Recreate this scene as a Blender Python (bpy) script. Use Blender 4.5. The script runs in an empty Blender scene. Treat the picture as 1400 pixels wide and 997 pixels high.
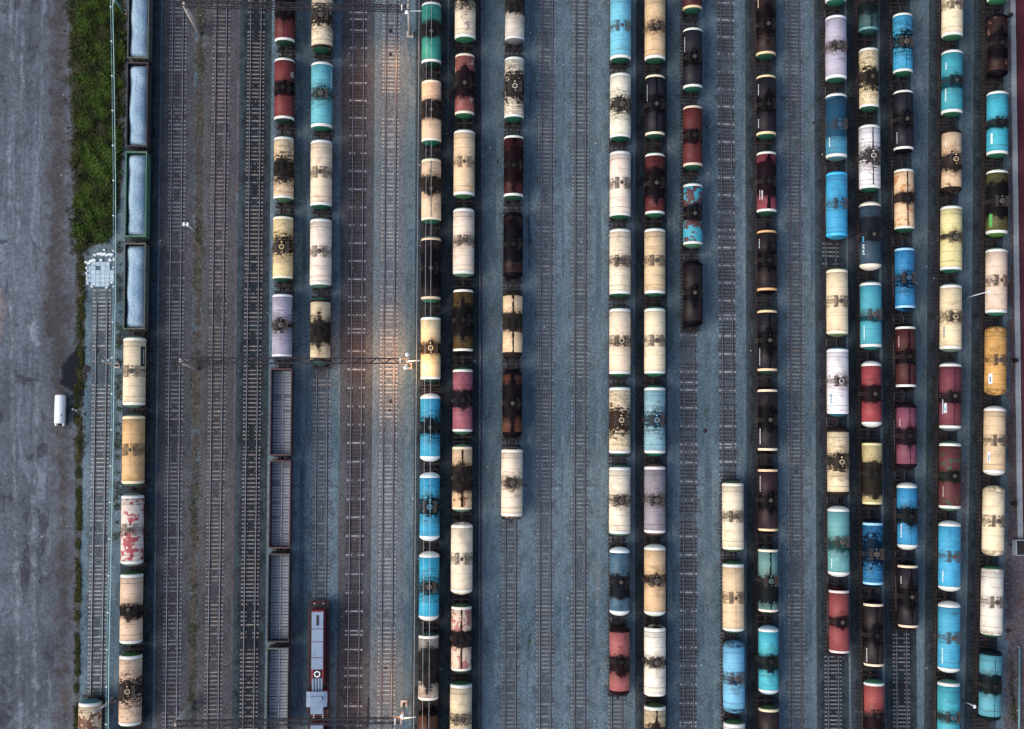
import bpy, math, random
import numpy as np
from mathutils import Matrix, Vector, Quaternion
random.seed(7); RNG = np.random.default_rng(7)
R = math.radians
scene = bpy.context.scene
col = scene.collection

# ------------------------------------------------------------------ camera
H = 180.0                      # drone height
FPX, CX, CY = 1607.0, 700.0, 498.5
NX, NY = 603.0, 612.0          # where the plumb line under the drone meets the picture
d_c = Vector(((NX - CX) / FPX, -(NY - CY) / FPX, -1.0)).normalized()
CAMQ = d_c.rotation_difference(Vector((0, 0, -1)))
cam_d = bpy.data.cameras.new('camera'); cam = bpy.data.objects.new('camera', cam_d); col.objects.link(cam)
cam_d.sensor_fit = 'HORIZONTAL'; cam_d.sensor_width = 36.0; cam_d.lens = 36.0 * FPX / 1400.0
cam_d.clip_start = 1.0; cam_d.clip_end = 5000.0
cam.location = (0, 0, H); cam.rotation_mode = 'QUATERNION'; cam.rotation_quaternion = CAMQ
scene.camera = cam

# ------------------------------------------------------------------ light
SUN_EL, SUN_AZ = 42.0, 250.0
w = bpy.data.worlds.new('World'); scene.world = w; w.use_nodes = True
wn = w.node_tree.nodes; wn.clear()
sky = wn.new('ShaderNodeTexSky'); sky.sky_type = 'NISHITA'; sky.sun_disc = False
sky.sun_elevation = R(SUN_EL); sky.sun_rotation = R(SUN_AZ); sky.dust_density = 4.0; sky.air_density = 1.0; sky.ozone_density = 0.7
bg = wn.new('ShaderNodeBackground'); bg.inputs['Strength'].default_value = 0.14
wo = wn.new('ShaderNodeOutputWorld')
w.node_tree.links.new(sky.outputs[0], bg.inputs['Color']); w.node_tree.links.new(bg.outputs[0], wo.inputs['Surface'])
sun_d = bpy.data.lights.new('sun', 'SUN'); sun_d.energy = 1.0; sun_d.angle = R(50); sun_d.color = (1.0, 0.94, 0.86)
sun = bpy.data.objects.new('sun', sun_d); col.objects.link(sun)
sun.rotation_euler = (R(90 - SUN_EL), 0, R(180 - SUN_AZ))
scene.view_settings.view_transform = 'Standard'; scene.view_settings.look = 'None'
scene.view_settings.exposure = 0.53; scene.view_settings.gamma = 1.0; scene.view_settings.use_curve_mapping = False
scene.cycles.max_bounces = 5

# ------------------------------------------------------------------ helpers
def at(x, y, z=0.0):
    """world point at height z seen at photograph position (x, y)"""
    d = CAMQ @ Vector(((x - CX) / FPX, -(y - CY) / FPX, -1.0))
    t = (z - H) / d.z
    return Vector((d.x * t, d.y * t, z))

def lin(h):
    h = h.lstrip('#')
    c = [int(h[i:i + 2], 16) / 255 for i in (0, 2, 4)]
    return tuple((v / 12.92 if v <= 0.04045 else ((v + 0.055) / 1.055) ** 2.4) for v in c) + (1.0,)

class MB:
    def __init__(s): s.v = []; s.f = []; s.sm = []
    def quad(s, pts, smooth=False):
        n = len(s.v); s.v += [tuple(p) for p in pts]; s.f.append(tuple(range(n, n + len(pts)))); s.sm.append(smooth); return s
    def box(s, x0, x1, y0, y1, z0, z1):
        n = len(s.v)
        s.v += [(x0,y0,z0),(x1,y0,z0),(x1,y1,z0),(x0,y1,z0),(x0,y0,z1),(x1,y0,z1),(x1,y1,z1),(x0,y1,z1)]
        for f in ((3,2,1,0),(4,5,6,7),(0,1,5,4),(1,2,6,5),(2,3,7,6),(3,0,4,7)):
            s.f.append(tuple(n + i for i in f)); s.sm.append(False)
        return s
    def taper(s, x0, x1, y0, y1, z0, z1, k):
        """box whose top is k smaller on every side"""
        n = len(s.v)
        s.v += [(x0,y0,z0),(x1,y0,z0),(x1,y1,z0),(x0,y1,z0),(x0+k,y0+k,z1),(x1-k,y0+k,z1),(x1-k,y1-k,z1),(x0+k,y1-k,z1)]
        for f in ((3,2,1,0),(4,5,6,7),(0,1,5,4),(1,2,6,5),(2,3,7,6),(3,0,4,7)):
            s.f.append(tuple(n + i for i in f)); s.sm.append(False)
        return s
    def bar(s, a, b, r=0.05, n=6, r2=None, caps=True):
        a = Vector(a); b = Vector(b); d = (b - a)
        if d.length < 1e-6: return s
        q = Vector((0, 0, 1)).rotation_difference(d.normalized()); r2 = r if r2 is None else r2
        k = len(s.v)
        for p, rr in ((a, r), (b, r2)):
            for i in range(n):
                t = 2 * math.pi * (i + .5) / n
                s.v.append(tuple(p + q @ Vector((rr * math.cos(t), rr * math.sin(t), 0))))
        for i in range(n):
            j = (i + 1) % n; s.f.append((k + i, k + j, k + n + j, k + n + i)); s.sm.append(n > 6)
        if caps:
            s.f.append(tuple(k + n - 1 - i for i in range(n))); s.sm.append(False)
            s.f.append(tuple(k + n + i for i in range(n))); s.sm.append(False)
        return s
    def lathe(s, prof, n=32, axis='y', c=(0, 0, 0), smooth=True):
        """prof: list of (position along axis, radius)"""
        k = len(s.v); m = len(prof)
        for (p, r) in prof:
            for i in range(n):
                t = 2 * math.pi * i / n; a, b = r * math.cos(t), r * math.sin(t)
                if axis == 'y': v = (c[0] + a, c[1] + p, c[2] + b)
                elif axis == 'x': v = (c[0] + p, c[1] + a, c[2] + b)
                else: v = (c[0] + a, c[1] + b, c[2] + p)
                s.v.append(v)
        for j in range(m - 1):
            for i in range(n):
                i2 = (i + 1) % n
                q = (k + j * n + i, k + j * n + i2, k + (j + 1) * n + i2, k + (j + 1) * n + i)
                s.f.append(q if axis != 'y' else q[::-1]); s.sm.append(smooth)
        return s
    def mesh(s, name):
        me = bpy.data.meshes.new(name); me.from_pydata(s.v, [], s.f)
        me.polygons.foreach_set('use_smooth', s.sm); me.update(); return me

def tag(o, label=None, cat=None, group=None, kind=None):
    if label: o['label'] = label
    if cat: o['category'] = cat
    if group: o['group'] = group
    if kind: o['kind'] = kind
    return o
def obj(name, mb, mat, parent=None, loc=None):
    me = mb if isinstance(mb, bpy.types.Mesh) else mb.mesh(name)
    o = bpy.data.objects.new(name, me); col.objects.link(o)
    if mat is not None and len(me.materials) == 0: me.materials.append(mat)
    if parent is not None: o.parent = parent
    if loc is not None: o.location = loc
    return o
def inst(name, me, mat, parent, loc=(0, 0, 0), rz=0.0, sc=None):
    """an object sharing mesh data, its material held by the object"""
    if len(me.materials) == 0: me.materials.append(None)
    o = bpy.data.objects.new(name, me); col.objects.link(o); o.parent = parent
    if mat is not None:
        o.material_slots[0].link = 'OBJECT'; o.material_slots[0].material = mat
    o.location = loc; o.rotation_euler = (0, 0, rz)
    if sc: o.scale = sc
    return o
def empty(name, loc=(0, 0, 0), rz=0.0):
    o = bpy.data.objects.new(name, None); col.objects.link(o); o.location = loc; o.rotation_euler = (0, 0, rz)
    o.empty_display_size = 0.5; return o

# ------------------------------------------------------------------ materials
class NT:
    def __init__(s, tree): s.t = tree; s.n = tree.nodes; s.l = tree.links
    def new(s, typ, **kw):
        n = s.n.new(typ)
        for k, v in kw.items(): setattr(n, k, v)
        return n
    def put(s, sock, v):
        if isinstance(v, bpy.types.NodeSocket): s.l.new(v, sock)
        elif v is not None: sock.default_value = v
    def math(s, op, a, b=None, c=None, clamp=False):
        n = s.new('ShaderNodeMath', operation=op, use_clamp=clamp)
        s.put(n.inputs[0], a)
        if b is not None: s.put(n.inputs[1], b)
        if c is not None: s.put(n.inputs[2], c)
        return n.outputs[0]
    def mix(s, f, a, b, blend='MIX'):
        n = s.new('ShaderNodeMix', data_type='RGBA', blend_type=blend, clamp_factor=True)
        s.put(n.inputs[0], f); s.put(n.inputs[6], a); s.put(n.inputs[7], b)
        return n.outputs[2]
    def step(s, v, lo, hi):
        n = s.new('ShaderNodeMapRange', interpolation_type='SMOOTHSTEP')
        s.put(n.inputs[0], v); s.put(n.inputs[1], lo); s.put(n.inputs[2], hi); n.inputs[3].default_value = 0; n.inputs[4].default_value = 1
        return n.outputs[0]
    def noise(s, vec, scale, detail=4, rough=0.55, dist=0.0):
        n = s.new('ShaderNodeTexNoise'); s.put(n.inputs['Vector'], vec)
        n.inputs['Scale'].default_value = scale; n.inputs['Detail'].default_value = detail; n.inputs['Roughness'].default_value = rough
        n.inputs['Distortion'].default_value = dist
        return n.outputs['Fac']
    def scale(s, vec, sc, off=None):
        n = s.new('ShaderNodeVectorMath', operation='MULTIPLY_ADD'); s.put(n.inputs[0], vec); n.inputs[1].default_value = sc
        if off is None: n.inputs[2].default_value = (0, 0, 0)
        else: s.put(n.inputs[2], off)
        return n.outputs[0]

def new_mat(name):
    m = bpy.data.materials.new(name); m.use_nodes = True
    nt = NT(m.node_tree); p = m.node_tree.nodes['Principled BSDF']; return m, nt, p
def plain(name, hexc, rough=0.6, metal=0.0, var=0.25, scale=3.0, dirt='#2a2624', dirt_amt=0.25):
    """paint or metal with worn, uneven tone"""
    m, nt, p = new_mat(name)
    tc = nt.new('ShaderNodeTexCoord').outputs['Object']
    a = nt.noise(tc, scale, 5, 0.6)
    c = nt.mix(nt.math('MULTIPLY', nt.step(a, 0.5, 0.75), dirt_amt), lin(hexc), lin(dirt))
    b = nt.noise(tc, scale * 6, 2)
    v = nt.new('ShaderNodeHueSaturation'); nt.put(v.inputs['Color'], c)
    nt.put(v.inputs['Value'], nt.math('MULTIPLY_ADD', b, var * 2, 1 - var))
    nt.put(p.inputs['Base Color'], v.outputs[0]); p.inputs['Roughness'].default_value = rough; p.inputs['Metallic'].default_value = metal
    return m
def emit(name, hexc, strength):
    m, nt, p = new_mat(name); p.inputs['Base Color'].default_value = lin(hexc)
    p.inputs['Emission Color'].default_value = lin(hexc); p.inputs['Emission Strength'].default_value = strength; return m

def gravel_mat(name, c1, c2, c3, big=0.05, streak=None, streak_amt=0.5, fine=3.2, amp=0.55, patch=None, patch_amt=0.3, edge=None, soft=1.0, patch2=None):
    m, nt, p = new_mat(name)
    tc = nt.new('ShaderNodeTexCoord').outputs['Object']
    base = nt.mix(nt.step(nt.noise(tc, big, 4, 0.6), 0.35, 0.65), lin(c1), lin(c2))
    mid = nt.noise(nt.scale(tc, (1.0, 0.22, 1.0)), 0.55, 6, 0.65)
    base = nt.mix(nt.math('MULTIPLY', nt.step(mid, 0.48, 0.72), 0.75), base, lin(c3))
    if streak:
        s1 = nt.noise(nt.scale(tc, (1.0, 0.03, 1.0)), 0.55, 6, 0.72, 0.35)
        base = nt.mix(nt.math('MULTIPLY', nt.step(s1, 0.5, 0.7), streak_amt), base, lin(streak))
    if patch:
        s2 = nt.noise(tc, 0.16, 6, 0.7, 0.6)
        base = nt.mix(nt.math('MULTIPLY', nt.step(s2, 0.54, 0.62), patch_amt), base, lin(patch))
    if patch2:
        s3 = nt.noise(nt.scale(tc, (1.0, 0.3, 1.0), (31.0, 7.0, 0.0)), 0.22, 7, 0.72, 0.9)
        base = nt.mix(nt.math('MULTIPLY', nt.step(s3, 0.53, 0.66), 0.6), base, lin(patch2))
    if edge:
        # where one kind of ground runs out into the next, by the distance to the sheet's own edge
        ea = nt.new('ShaderNodeAttribute', attribute_name='edge').outputs['Fac']
        en = nt.math('ADD', nt.math('MULTIPLY', nt.noise(tc, 0.45, 7, 0.72), 3.6), nt.math('MULTIPLY', nt.noise(tc, 2.5, 3, 0.6), 0.8))
        ef = nt.step(nt.math('ADD', nt.math('DIVIDE', ea, soft), nt.math('SUBTRACT', en, 2.7)), -0.4, 0.5)
        gb = nt.mix(nt.step(nt.noise(tc, 0.05, 4, 0.6), 0.35, 0.65), lin(edge[0]), lin(edge[1]))
        base = nt.mix(ef, gb, base)
    vo = nt.new('ShaderNodeTexVoronoi'); nt.put(vo.inputs['Vector'], tc); vo.inputs['Scale'].default_value = fine * 1.6
    wn_ = nt.new('ShaderNodeTexWhiteNoise'); nt.put(wn_.inputs['Vector'], vo.outputs['Position'])
    fn = nt.noise(tc, fine, 4, 0.75)
    k = nt.math('MULTIPLY_ADD', wn_.outputs['Value'], amp, 1 - amp * 0.5)
    k = nt.math('MULTIPLY', k, nt.math('MULTIPLY_ADD', fn, amp * 1.6, 1 - amp * 0.8))
    h = nt.new('ShaderNodeHueSaturation'); nt.put(h.inputs['Color'], base); nt.put(h.inputs['Value'], k)
    nt.put(p.inputs['Base Color'], h.outputs[0]); p.inputs['Roughness'].default_value = 0.95
    p.inputs['Specular IOR Level'].default_value = 0.2
    bp = nt.new('ShaderNodeBump'); bp.inputs['Strength'].default_value = 0.5; bp.inputs['Distance'].default_value = 0.08
    nt.put(bp.inputs['Height'], wn_.outputs['Value']); nt.put(p.inputs['Normal'], bp.outputs[0])
    return m

# --- the tank paint: a node group with stains that belong to each tank
def build_paint_group():
    g = bpy.data.node_groups.new('tank_paint', 'ShaderNodeTree'); it = g.interface
    def inp(n, t, d):
        s = it.new_socket(name=n, in_out='INPUT', socket_type=t)
        s.default_value = d
    inp('Base', 'NodeSocketColor', (.8, .8, .8, 1)); inp('Stain', 'NodeSocketColor', (.01, .01, .012, 1)); inp('Patch', 'NodeSocketColor', (.2, .05, .04, 1))
    for n in ('Seed', 'BandY', 'BandHW', 'Ragged', 'Splash', 'SplashX', 'Streak', 'PatchAmt', 'Rust', 'Grime', 'Top'):
        inp(n, 'NodeSocketFloat', 0.0)
    it.new_socket(name='BSDF', in_out='OUTPUT', socket_type='NodeSocketShader')
    nt = NT(g); gi = nt.new('NodeGroupInput'); go = nt.new('NodeGroupOutput'); I = gi.outputs
    tc = nt.new('ShaderNodeTexCoord').outputs['Object']
    sep = nt.new('ShaderNodeSeparateXYZ'); nt.put(sep.inputs[0], tc); X, Y, Z = sep.outputs
    seed = nt.new('ShaderNodeCombineXYZ'); nt.put(seed.inputs[0], I['Seed']); nt.put(seed.inputs[1], nt.math('MULTIPLY', I['Seed'], 1.7)); nt.put(seed.inputs[2], nt.math('MULTIPLY', I['Seed'], 0.6))
    V = nt.scale(tc, (1, 1, 1), seed.outputs[0])
    D = nt.scale(tc, (0.35, 2.6, 0.35), seed.outputs[0])       # runs down the sides
    n_mid = nt.noise(V, 1.1, 6, 0.62); n_run = nt.noise(D, 1.5, 5, 0.65); n_fine = nt.noise(V, 5.0, 4, 0.65)
    n_big = nt.noise(V, 0.45, 5, 0.6, 0.8); n_spray = nt.noise(V, 2.4, 6, 0.72, 0.5)
    # overall grime
    c = nt.mix(nt.math('MULTIPLY', nt.step(n_run, 0.5, 0.8), nt.math('MULTIPLY_ADD', I['Grime'], 0.6, 0.40)), I['Base'], nt.mix(1.0, I['Base'], lin('#96806c'), 'MULTIPLY'))
    c = nt.mix(nt.math('MULTIPLY', nt.step(n_big, 0.45, 0.75), nt.math('MULTIPLY_ADD', I['Grime'], 0.4, 0.32)), c, nt.mix(1.0, c, lin('#8a8078'), 'MULTIPLY'))
    hs = nt.new('ShaderNodeHueSaturation'); nt.put(hs.inputs['Color'], c); nt.put(hs.inputs['Value'], nt.math('MULTIPLY_ADD', n_fine, 0.22, 0.89)); c = hs.outputs[0]
    # flaked paint
    pm = nt.math('ADD', nt.math('MULTIPLY', n_big, 0.55), nt.math('ADD', nt.math('MULTIPLY', n_mid, 0.30), nt.math('MULTIPLY', n_run, 0.15)))
    thr = nt.math('MULTIPLY_ADD', I['PatchAmt'], -0.42, 0.69)
    pf = nt.step(nt.math('SUBTRACT', pm, thr), -0.006, 0.012)
    pf = nt.math('MULTIPLY', pf, nt.math('GREATER_THAN', I['PatchAmt'], 0.01))
    c = nt.mix(nt.math('MULTIPLY', pf, 0.9), c, I['Patch'])
    # weld seams of the shell rings
    sy = nt.math('ABSOLUTE', nt.math('SUBTRACT', nt.math('FRACT', nt.math('MULTIPLY_ADD', Y, 1 / 2.2, 20.5)), 0.5))
    c = nt.mix(nt.math('MULTIPLY', nt.step(nt.math('MULTIPLY', sy, 2.2), 0.06, 0.02), 0.34), c, lin('#3a302c'))
    # flecks
    fl = nt.noise(nt.scale(tc, (1.0, 1.0, 1.0), seed.outputs[0]), 3.1, 2, 0.4)
    c = nt.mix(nt.math('MULTIPLY', nt.step(fl, 0.74, 0.78), 0.8), c, I['Stain'])
    # rust and drips round the walkway
    ya = nt.math('ABSOLUTE', Y); ax = nt.math('ABSOLUTE', X)
    near = nt.math('MULTIPLY', nt.step(nt.math('MULTIPLY_ADD', n_spray, 0.5, nt.math('SUBTRACT', 0.72, ya)), 0.0, 0.12), nt.step(nt.math('MULTIPLY_ADD', n_mid, 0.3, ax), 0.42, 0.5))
    near = nt.math('MULTIPLY', near, nt.step(nt.math('ADD', nt.math('MULTIPLY', n_spray, 0.6), nt.math('MULTIPLY', n_fine, 0.4)), 0.42, 0.58))
    drip = nt.math('MULTIPLY', nt.step(nt.math('MULTIPLY_ADD', n_run, 0.9, nt.math('SUBTRACT', 0.05, ya)), 0.0, 0.2), nt.step(n_run, 0.46, 0.62))
    drip = nt.math('MULTIPLY', drip, nt.step(ax, 0.6, 1.1))
    c = nt.mix(nt.math('MULTIPLY', nt.math('MULTIPLY', nt.math('MAXIMUM', near, drip), I['Rust']), 0.8), c, nt.mix(0.35, I['Stain'], lin('#5a3a26')))
    # spill band
    yy = nt.math('ABSOLUTE', nt.math('SUBTRACT', Y, I['BandY']))
    n_lo = nt.noise(V, 0.7, 3, 0.5)
    ed = nt.math('SUBTRACT', nt.math('ADD', nt.math('ADD', nt.math('MULTIPLY', n_lo, 1.5), nt.math('MULTIPLY', n_run, 1.5)), nt.math('MULTIPLY', n_spray, 1.8)), 2.4)
    pk = nt.math('MULTIPLY', nt.math('EXPONENT', nt.math('MULTIPLY', nt.math('MULTIPLY', X, X), -4.0)), nt.math('MULTIPLY_ADD', nt.noise(V, 0.5, 2, 0.5), 2.6, -0.75))
    ed = nt.math('ADD', ed, pk)
    ed = nt.math('MULTIPLY', ed, nt.math('MULTIPLY', I['Ragged'], 1.15))
    bm_ = nt.step(nt.math('SUBTRACT', nt.math('MULTIPLY_ADD', I['BandHW'], 1.42, ed), yy), nt.math('MULTIPLY', I['Ragged'], -0.30), nt.math('MULTIPLY_ADD', I['Ragged'], 0.55, 0.10))
    bm_ = nt.math('MULTIPLY', bm_, nt.math('GREATER_THAN', I['BandHW'], 0.01))
    halo = nt.step(nt.math('SUBTRACT', nt.math('MULTIPLY_ADD', I['BandHW'], 1.6, nt.math('MULTIPLY', ed, 1.6)), yy), nt.math('MULTIPLY_ADD', I['Ragged'], -1.3, -0.3), 0.4)
    halo = nt.math('MULTIPLY', nt.math('MULTIPLY', halo, nt.math('GREATER_THAN', I['BandHW'], 0.01)), nt.math('MULTIPLY_ADD', n_spray, 1.3, -0.15))
    # splash round the hatch
    dx = nt.math('SUBTRACT', X, I['SplashX'])
    rr = nt.math('SQRT', nt.math('ADD', nt.math('MULTIPLY', nt.math('MULTIPLY', dx, dx), 0.5), nt.math('MULTIPLY', nt.math('SUBTRACT', Y, I['BandY']), nt.math('SUBTRACT', Y, I['BandY']))))
    lim = nt.math('MULTIPLY', I['Splash'], nt.math('MULTIPLY_ADD', nt.math('ADD', nt.math('MULTIPLY', n_spray, 0.75), nt.math('MULTIPLY', n_run, 0.5)), 5.2, -1.95))
    sm = nt.math('MULTIPLY', nt.step(nt.math('SUBTRACT', lim, rr), -0.22, 0.42), nt.math('GREATER_THAN', I['Splash'], 0.01))
    # streak along the top
    sk = nt.math('MULTIPLY', I['Streak'], nt.math('MULTIPLY_ADD', n_mid, 2.4, -0.2))
    km = nt.math('MULTIPLY', nt.step(nt.math('SUBTRACT', sk, nt.math('ABSOLUTE', nt.math('MULTIPLY_ADD', n_mid, 0.3, nt.math('SUBTRACT', X, 0.15)))), -0.02, 0.05), nt.math('GREATER_THAN', I['Streak'], 0.01))
    sh = nt.math('MULTIPLY', nt.step(nt.math('SUBTRACT', nt.math('MULTIPLY', lim, 1.5), rr), -0.9, 0.4), nt.math('GREATER_THAN', I['Splash'], 0.01))
    c = nt.mix(nt.math('MULTIPLY', nt.math('MAXIMUM', halo, nt.math('MULTIPLY', sh, n_run)), 0.85, clamp=True), c, nt.mix(1.0, c, lin('#7a6250'), 'MULTIPLY'))
    st = nt.math('MAXIMUM', nt.math('MAXIMUM', bm_, sm), km)
    c = nt.mix(nt.math('MULTIPLY', st, nt.math('MULTIPLY_ADD', n_fine, 0.2, 0.86), clamp=True), c, I['Stain'])
    b = nt.new('ShaderNodeBsdfPrincipled'); nt.put(b.inputs['Base Color'], c)
    nt.put(b.inputs['Roughness'], nt.math('MULTIPLY_ADD', n_mid, 0.3, 0.38)); nt.put(b.inputs['Specular IOR Level'], nt.math('MULTIPLY_ADD', st, -0.17, 0.22))
    bp = nt.new('ShaderNodeBump'); bp.inputs['Strength'].default_value = 0.25; bp.inputs['Distance'].default_value = 0.05
    nt.put(bp.inputs['Height'], nt.noise(tc, 0.9, 3, 0.5)); nt.put(b.inputs['Normal'], bp.outputs[0])
    nt.put(go.inputs[0], b.outputs[0])
    return g
PAINT = build_paint_group()
def paint(name, base, sd, stain='#131119', seed=0.0):
    m = bpy.data.materials.new(name); m.use_nodes = True; t = m.node_tree; t.nodes.clear()
    g = t.nodes.new('ShaderNodeGroup'); g.node_tree = PAINT; o = t.nodes.new('ShaderNodeOutputMaterial'); t.links.new(g.outputs[0], o.inputs['Surface'])
    I = g.inputs
    lb = list(lin(base))
    if lb[0] > lb[1] > lb[2] and lb[0] > .45: lb[1] *= .975; lb[2] *= .95
    if lb[2] > lb[1] * 1.3 and lb[1] > lb[0] and lb[0] < .25: lb[2] *= .88; lb[1] *= 1.03
    lum = sum(lb[:3]) / 3
    lb = [(q * .88 + lum * .12) * .95 for q in lb[:3]] + [1]
    if lb[0] > lb[2] > lb[1]: lb[2] *= .85
    if lum < .12: lb = [q * .72 for q in lb[:3]] + [1]
    I['Base'].default_value = lb; I['Stain'].default_value = [q * .6 for q in lin(stain)[:3]] + [1]; I['Seed'].default_value = seed
    b = sd.get('b')
    if b: I['BandY'].default_value = b[0]; I['BandHW'].default_value = b[1]; I['Ragged'].default_value = b[2]
    if 'y' in sd: I['BandY'].default_value = sd['y']
    I['Splash'].default_value = sd.get('s', 0); I['SplashX'].default_value = sd.get('x', 0); I['Streak'].default_value = sd.get('k', 0)
    if 'p' in sd: I['Patch'].default_value = lin(sd['p'][0]); I['PatchAmt'].default_value = sd['p'][1]
    I['Rust'].default_value = sd.get('r', 0); I['Grime'].default_value = sd.get('g', 0.15)
    return m
_cache = {}
def flat(hexc, rough=0.5):
    k = (hexc, rough)
    if k not in _cache: _cache[k] = plain('paint_' + hexc.strip('#'), hexc, rough, var=0.12, scale=1.6, dirt_amt=0.22)
    return _cache[k]

G1, G2 = '#4a5f6c', '#647681'
M = dict(
    ground=gravel_mat('yard_gravel', G1, G2, '#44525b', streak='#3c4850', streak_amt=0.45, patch='#3c474f', patch_amt=0.4, patch2='#6f7a82'),
    road=gravel_mat('dirt_road', '#464e58', '#5f6974', '#383a42', big=0.05, streak='#7c8796', streak_amt=0.5, fine=1.7, amp=0.42, patch='#34303a', patch_amt=0.7, edge=('#3b3a36', '#45453c'), soft=1.6, patch2='#78838f'),
    soil=gravel_mat('weedy_soil', '#464444', '#504a44', '#3e3e3a', fine=2.2, amp=0.7, patch='#454a38', patch_amt=0.6, edge=(G1, G2), soft=1.6),
    soil2=gravel_mat('brown_soil', '#4e484e', '#5c585e', '#403c42', fine=2.5, amp=0.65, patch='#5c4640', patch_amt=0.5, edge=(G1, G2), soft=0.9),
    lawn=gravel_mat('grass_soil', '#2c2f20', '#3a3a26', '#1e2418', fine=2.0, amp=0.8, patch='#45403a', patch_amt=0.7, edge=('#4a4a4c', '#505258'), soft=0.7),
    bed_grey=gravel_mat('ballast_grey', '#454f57', '#4e5860', '#3a434a', fine=3.4, amp=0.65, edge=(G1, G2), soft=2.2),
    bed_pale=gravel_mat('ballast_pale', '#59626a', '#666d74', '#4d545c', fine=3.4, amp=0.65, edge=('#5c6871', '#666f77'), soft=1.5),
    bed_brown=gravel_mat('ballast_brown', '#3f3d42', '#48464b', '#36363b', fine=3.4, amp=0.65, edge=('#474a4e', '#55565a'), soft=2.4),
    bed_dark=gravel_mat('ballast_dark', '#1f262c', '#262e35', '#191e23', fine=3.4, amp=0.65, edge=('#323c44', '#3a454d'), soft=1.4),  # dark ballast; the shade between parked trains is put into its colour
    load=gravel_mat('crushed_stone', '#8aa6ba', '#9ab2c4', '#7c98ae', big=0.3, fine=4.5, amp=0.45),
    pad=gravel_mat('concrete_pad', '#a4bccb', '#b2c6d2', '#90a8b8', big=0.3, fine=2.0, amp=0.25),
    block=plain('white_block', '#d4dde2', 0.9, dirt_amt=0.3),
    rail=plain('rail_rust', '#38282c', 0.7, 0.2, scale=0.8),
    railtop=plain('rail_head', '#8e93a0', 0.35, 0.6, var=0.1, scale=0.6, dirt='#54464a', dirt_amt=0.6),
    tar=plain('tarred_steel', '#0b0a0e', 0.95, 0.0, dirt='#1c1614'),
    black=plain('black_steel', '#1d1b20', 0.7, 0.1, dirt='#3a2c26', dirt_amt=0.5),
    bogie=plain('bogie_iron', '#242024', 0.75, 0.2, dirt='#3f2e26', dirt_amt=0.6),
    steel=plain('grey_steel', '#74787e', 0.5, 0.4),
    lid=plain('hatch_lid', '#6f6a66', 0.55, 0.2, dirt_amt=0.4),
    walk=plain('walkway_steel', '#4e4640', 0.7, 0.2, dirt='#2a1c16', dirt_amt=0.6),
    wire=plain('wire_copper', '#9cc4c8', 0.5, 0.3, dirt_amt=0.1),
    wire2=plain('wire_grey', '#b8c0c8', 0.5, 0.5, dirt_amt=0.1),
    conc=plain('mast_concrete', '#b4aca6', 0.85, dirt='#5a4640', dirt_amt=0.5, scale=0.7),
    truss=plain('truss_steel', '#26222a', 0.7, 0.2, dirt='#5a4448'),
    white=plain('white_paint', '#e2e8ec', 0.45, var=0.05, dirt_amt=0.12, scale=1.0),
    gond=plain('wagon_brown', '#383234', 0.7, dirt='#2a1a18', dirt_amt=0.5, scale=1.0),
    gond_red=plain('wagon_red', '#4c363a', 0.7, dirt='#36201e', dirt_amt=0.5, scale=1.0),
    gond_green=plain('wagon_green', '#4c7462', 0.7, dirt='#2c3a32', dirt_amt=0.5, scale=1.0),
    gond_grey=plain('wagon_grey', '#565a54', 0.7, dirt='#3a2a22', dirt_amt=0.5, scale=1.0),
    hatchfloor=plain('floor_flap', '#959da6', 0.75, 0.0, var=0.2, scale=1.2, dirt='#4f5566', dirt_amt=0.7),
    flapdark=plain('flap_gap', '#6a7078', 0.8, 0.0),
    red=plain('loco_red', '#8a2a34', 0.45, dirt='#4a1218', dirt_amt=0.4, scale=1.2),
    loco=plain('loco_grey', '#7a8ea6', 0.7, var=0.08, dirt='#5f7088', dirt_amt=0.5, scale=0.9),
    maroon=plain('maroon_sheet', '#4c1a2c', 0.5, var=0.15, dirt='#2c0f1c', dirt_amt=0.5, scale=0.6),
    kerbgrey=plain('grey_flashing', '#8f9eac', 0.6, var=0.1, dirt='#6a7682', dirt_amt=0.5, scale=0.5),
    orange=emit('warm_lamp', '#ffd9a0', 14.0), glass=plain('lamp_glass', '#c8d0d4', 0.2, dirt_amt=0.1),
    teal=plain('teal_mast', '#5c8890', 0.6, dirt_amt=0.3),
)
def sleeper_mat(name, c, c2, rust):
    m, nt, p = new_mat(name)
    tcn = nt.new('ShaderNodeTexCoord'); tc = tcn.outputs['Object']; oi = nt.new('ShaderNodeObjectInfo').outputs['Random']
    sep = nt.new('ShaderNodeSeparateXYZ'); nt.put(sep.inputs[0], tc)
    base = nt.mix(oi, lin(c), lin(c2))
    near = nt.step(nt.math('ABSOLUTE', nt.math('SUBTRACT', nt.math('ABSOLUTE', sep.outputs[0]), 0.79)), 0.30, 0.12)
    base = nt.mix(nt.math('MULTIPLY', near, 0.7), base, lin(rust))
    off = nt.new('ShaderNodeCombineXYZ'); nt.put(off.inputs[0], nt.math('MULTIPLY', oi, 90.0))
    n = nt.noise(nt.scale(tc, (1, 1, 1), off.outputs[0]), 3.0, 4, 0.65)
    base = nt.mix(nt.math('MULTIPLY', nt.step(n, 0.5, 0.7), 0.55), base, lin(rust))
    nt.put(p.inputs['Base Color'], base); p.inputs['Roughness'].default_value = 0.9
    return m
SL = dict(pale=sleeper_mat('sleeper_pale', '#8a8a8c', '#a6a6a4', '#48464a'), mid=sleeper_mat('sleeper_mid', '#686d73', '#82878c', '#44454b'),
          wood=sleeper_mat('sleeper_timber', '#2a2428', '#3c3236', '#241e22'), white=sleeper_mat('sleeper_new', '#8c8c94', '#aaa8ac', '#4a464c'),
          brown=sleeper_mat('sleeper_brown', '#6a6464', '#8a8480', '#3a3438'))

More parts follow.
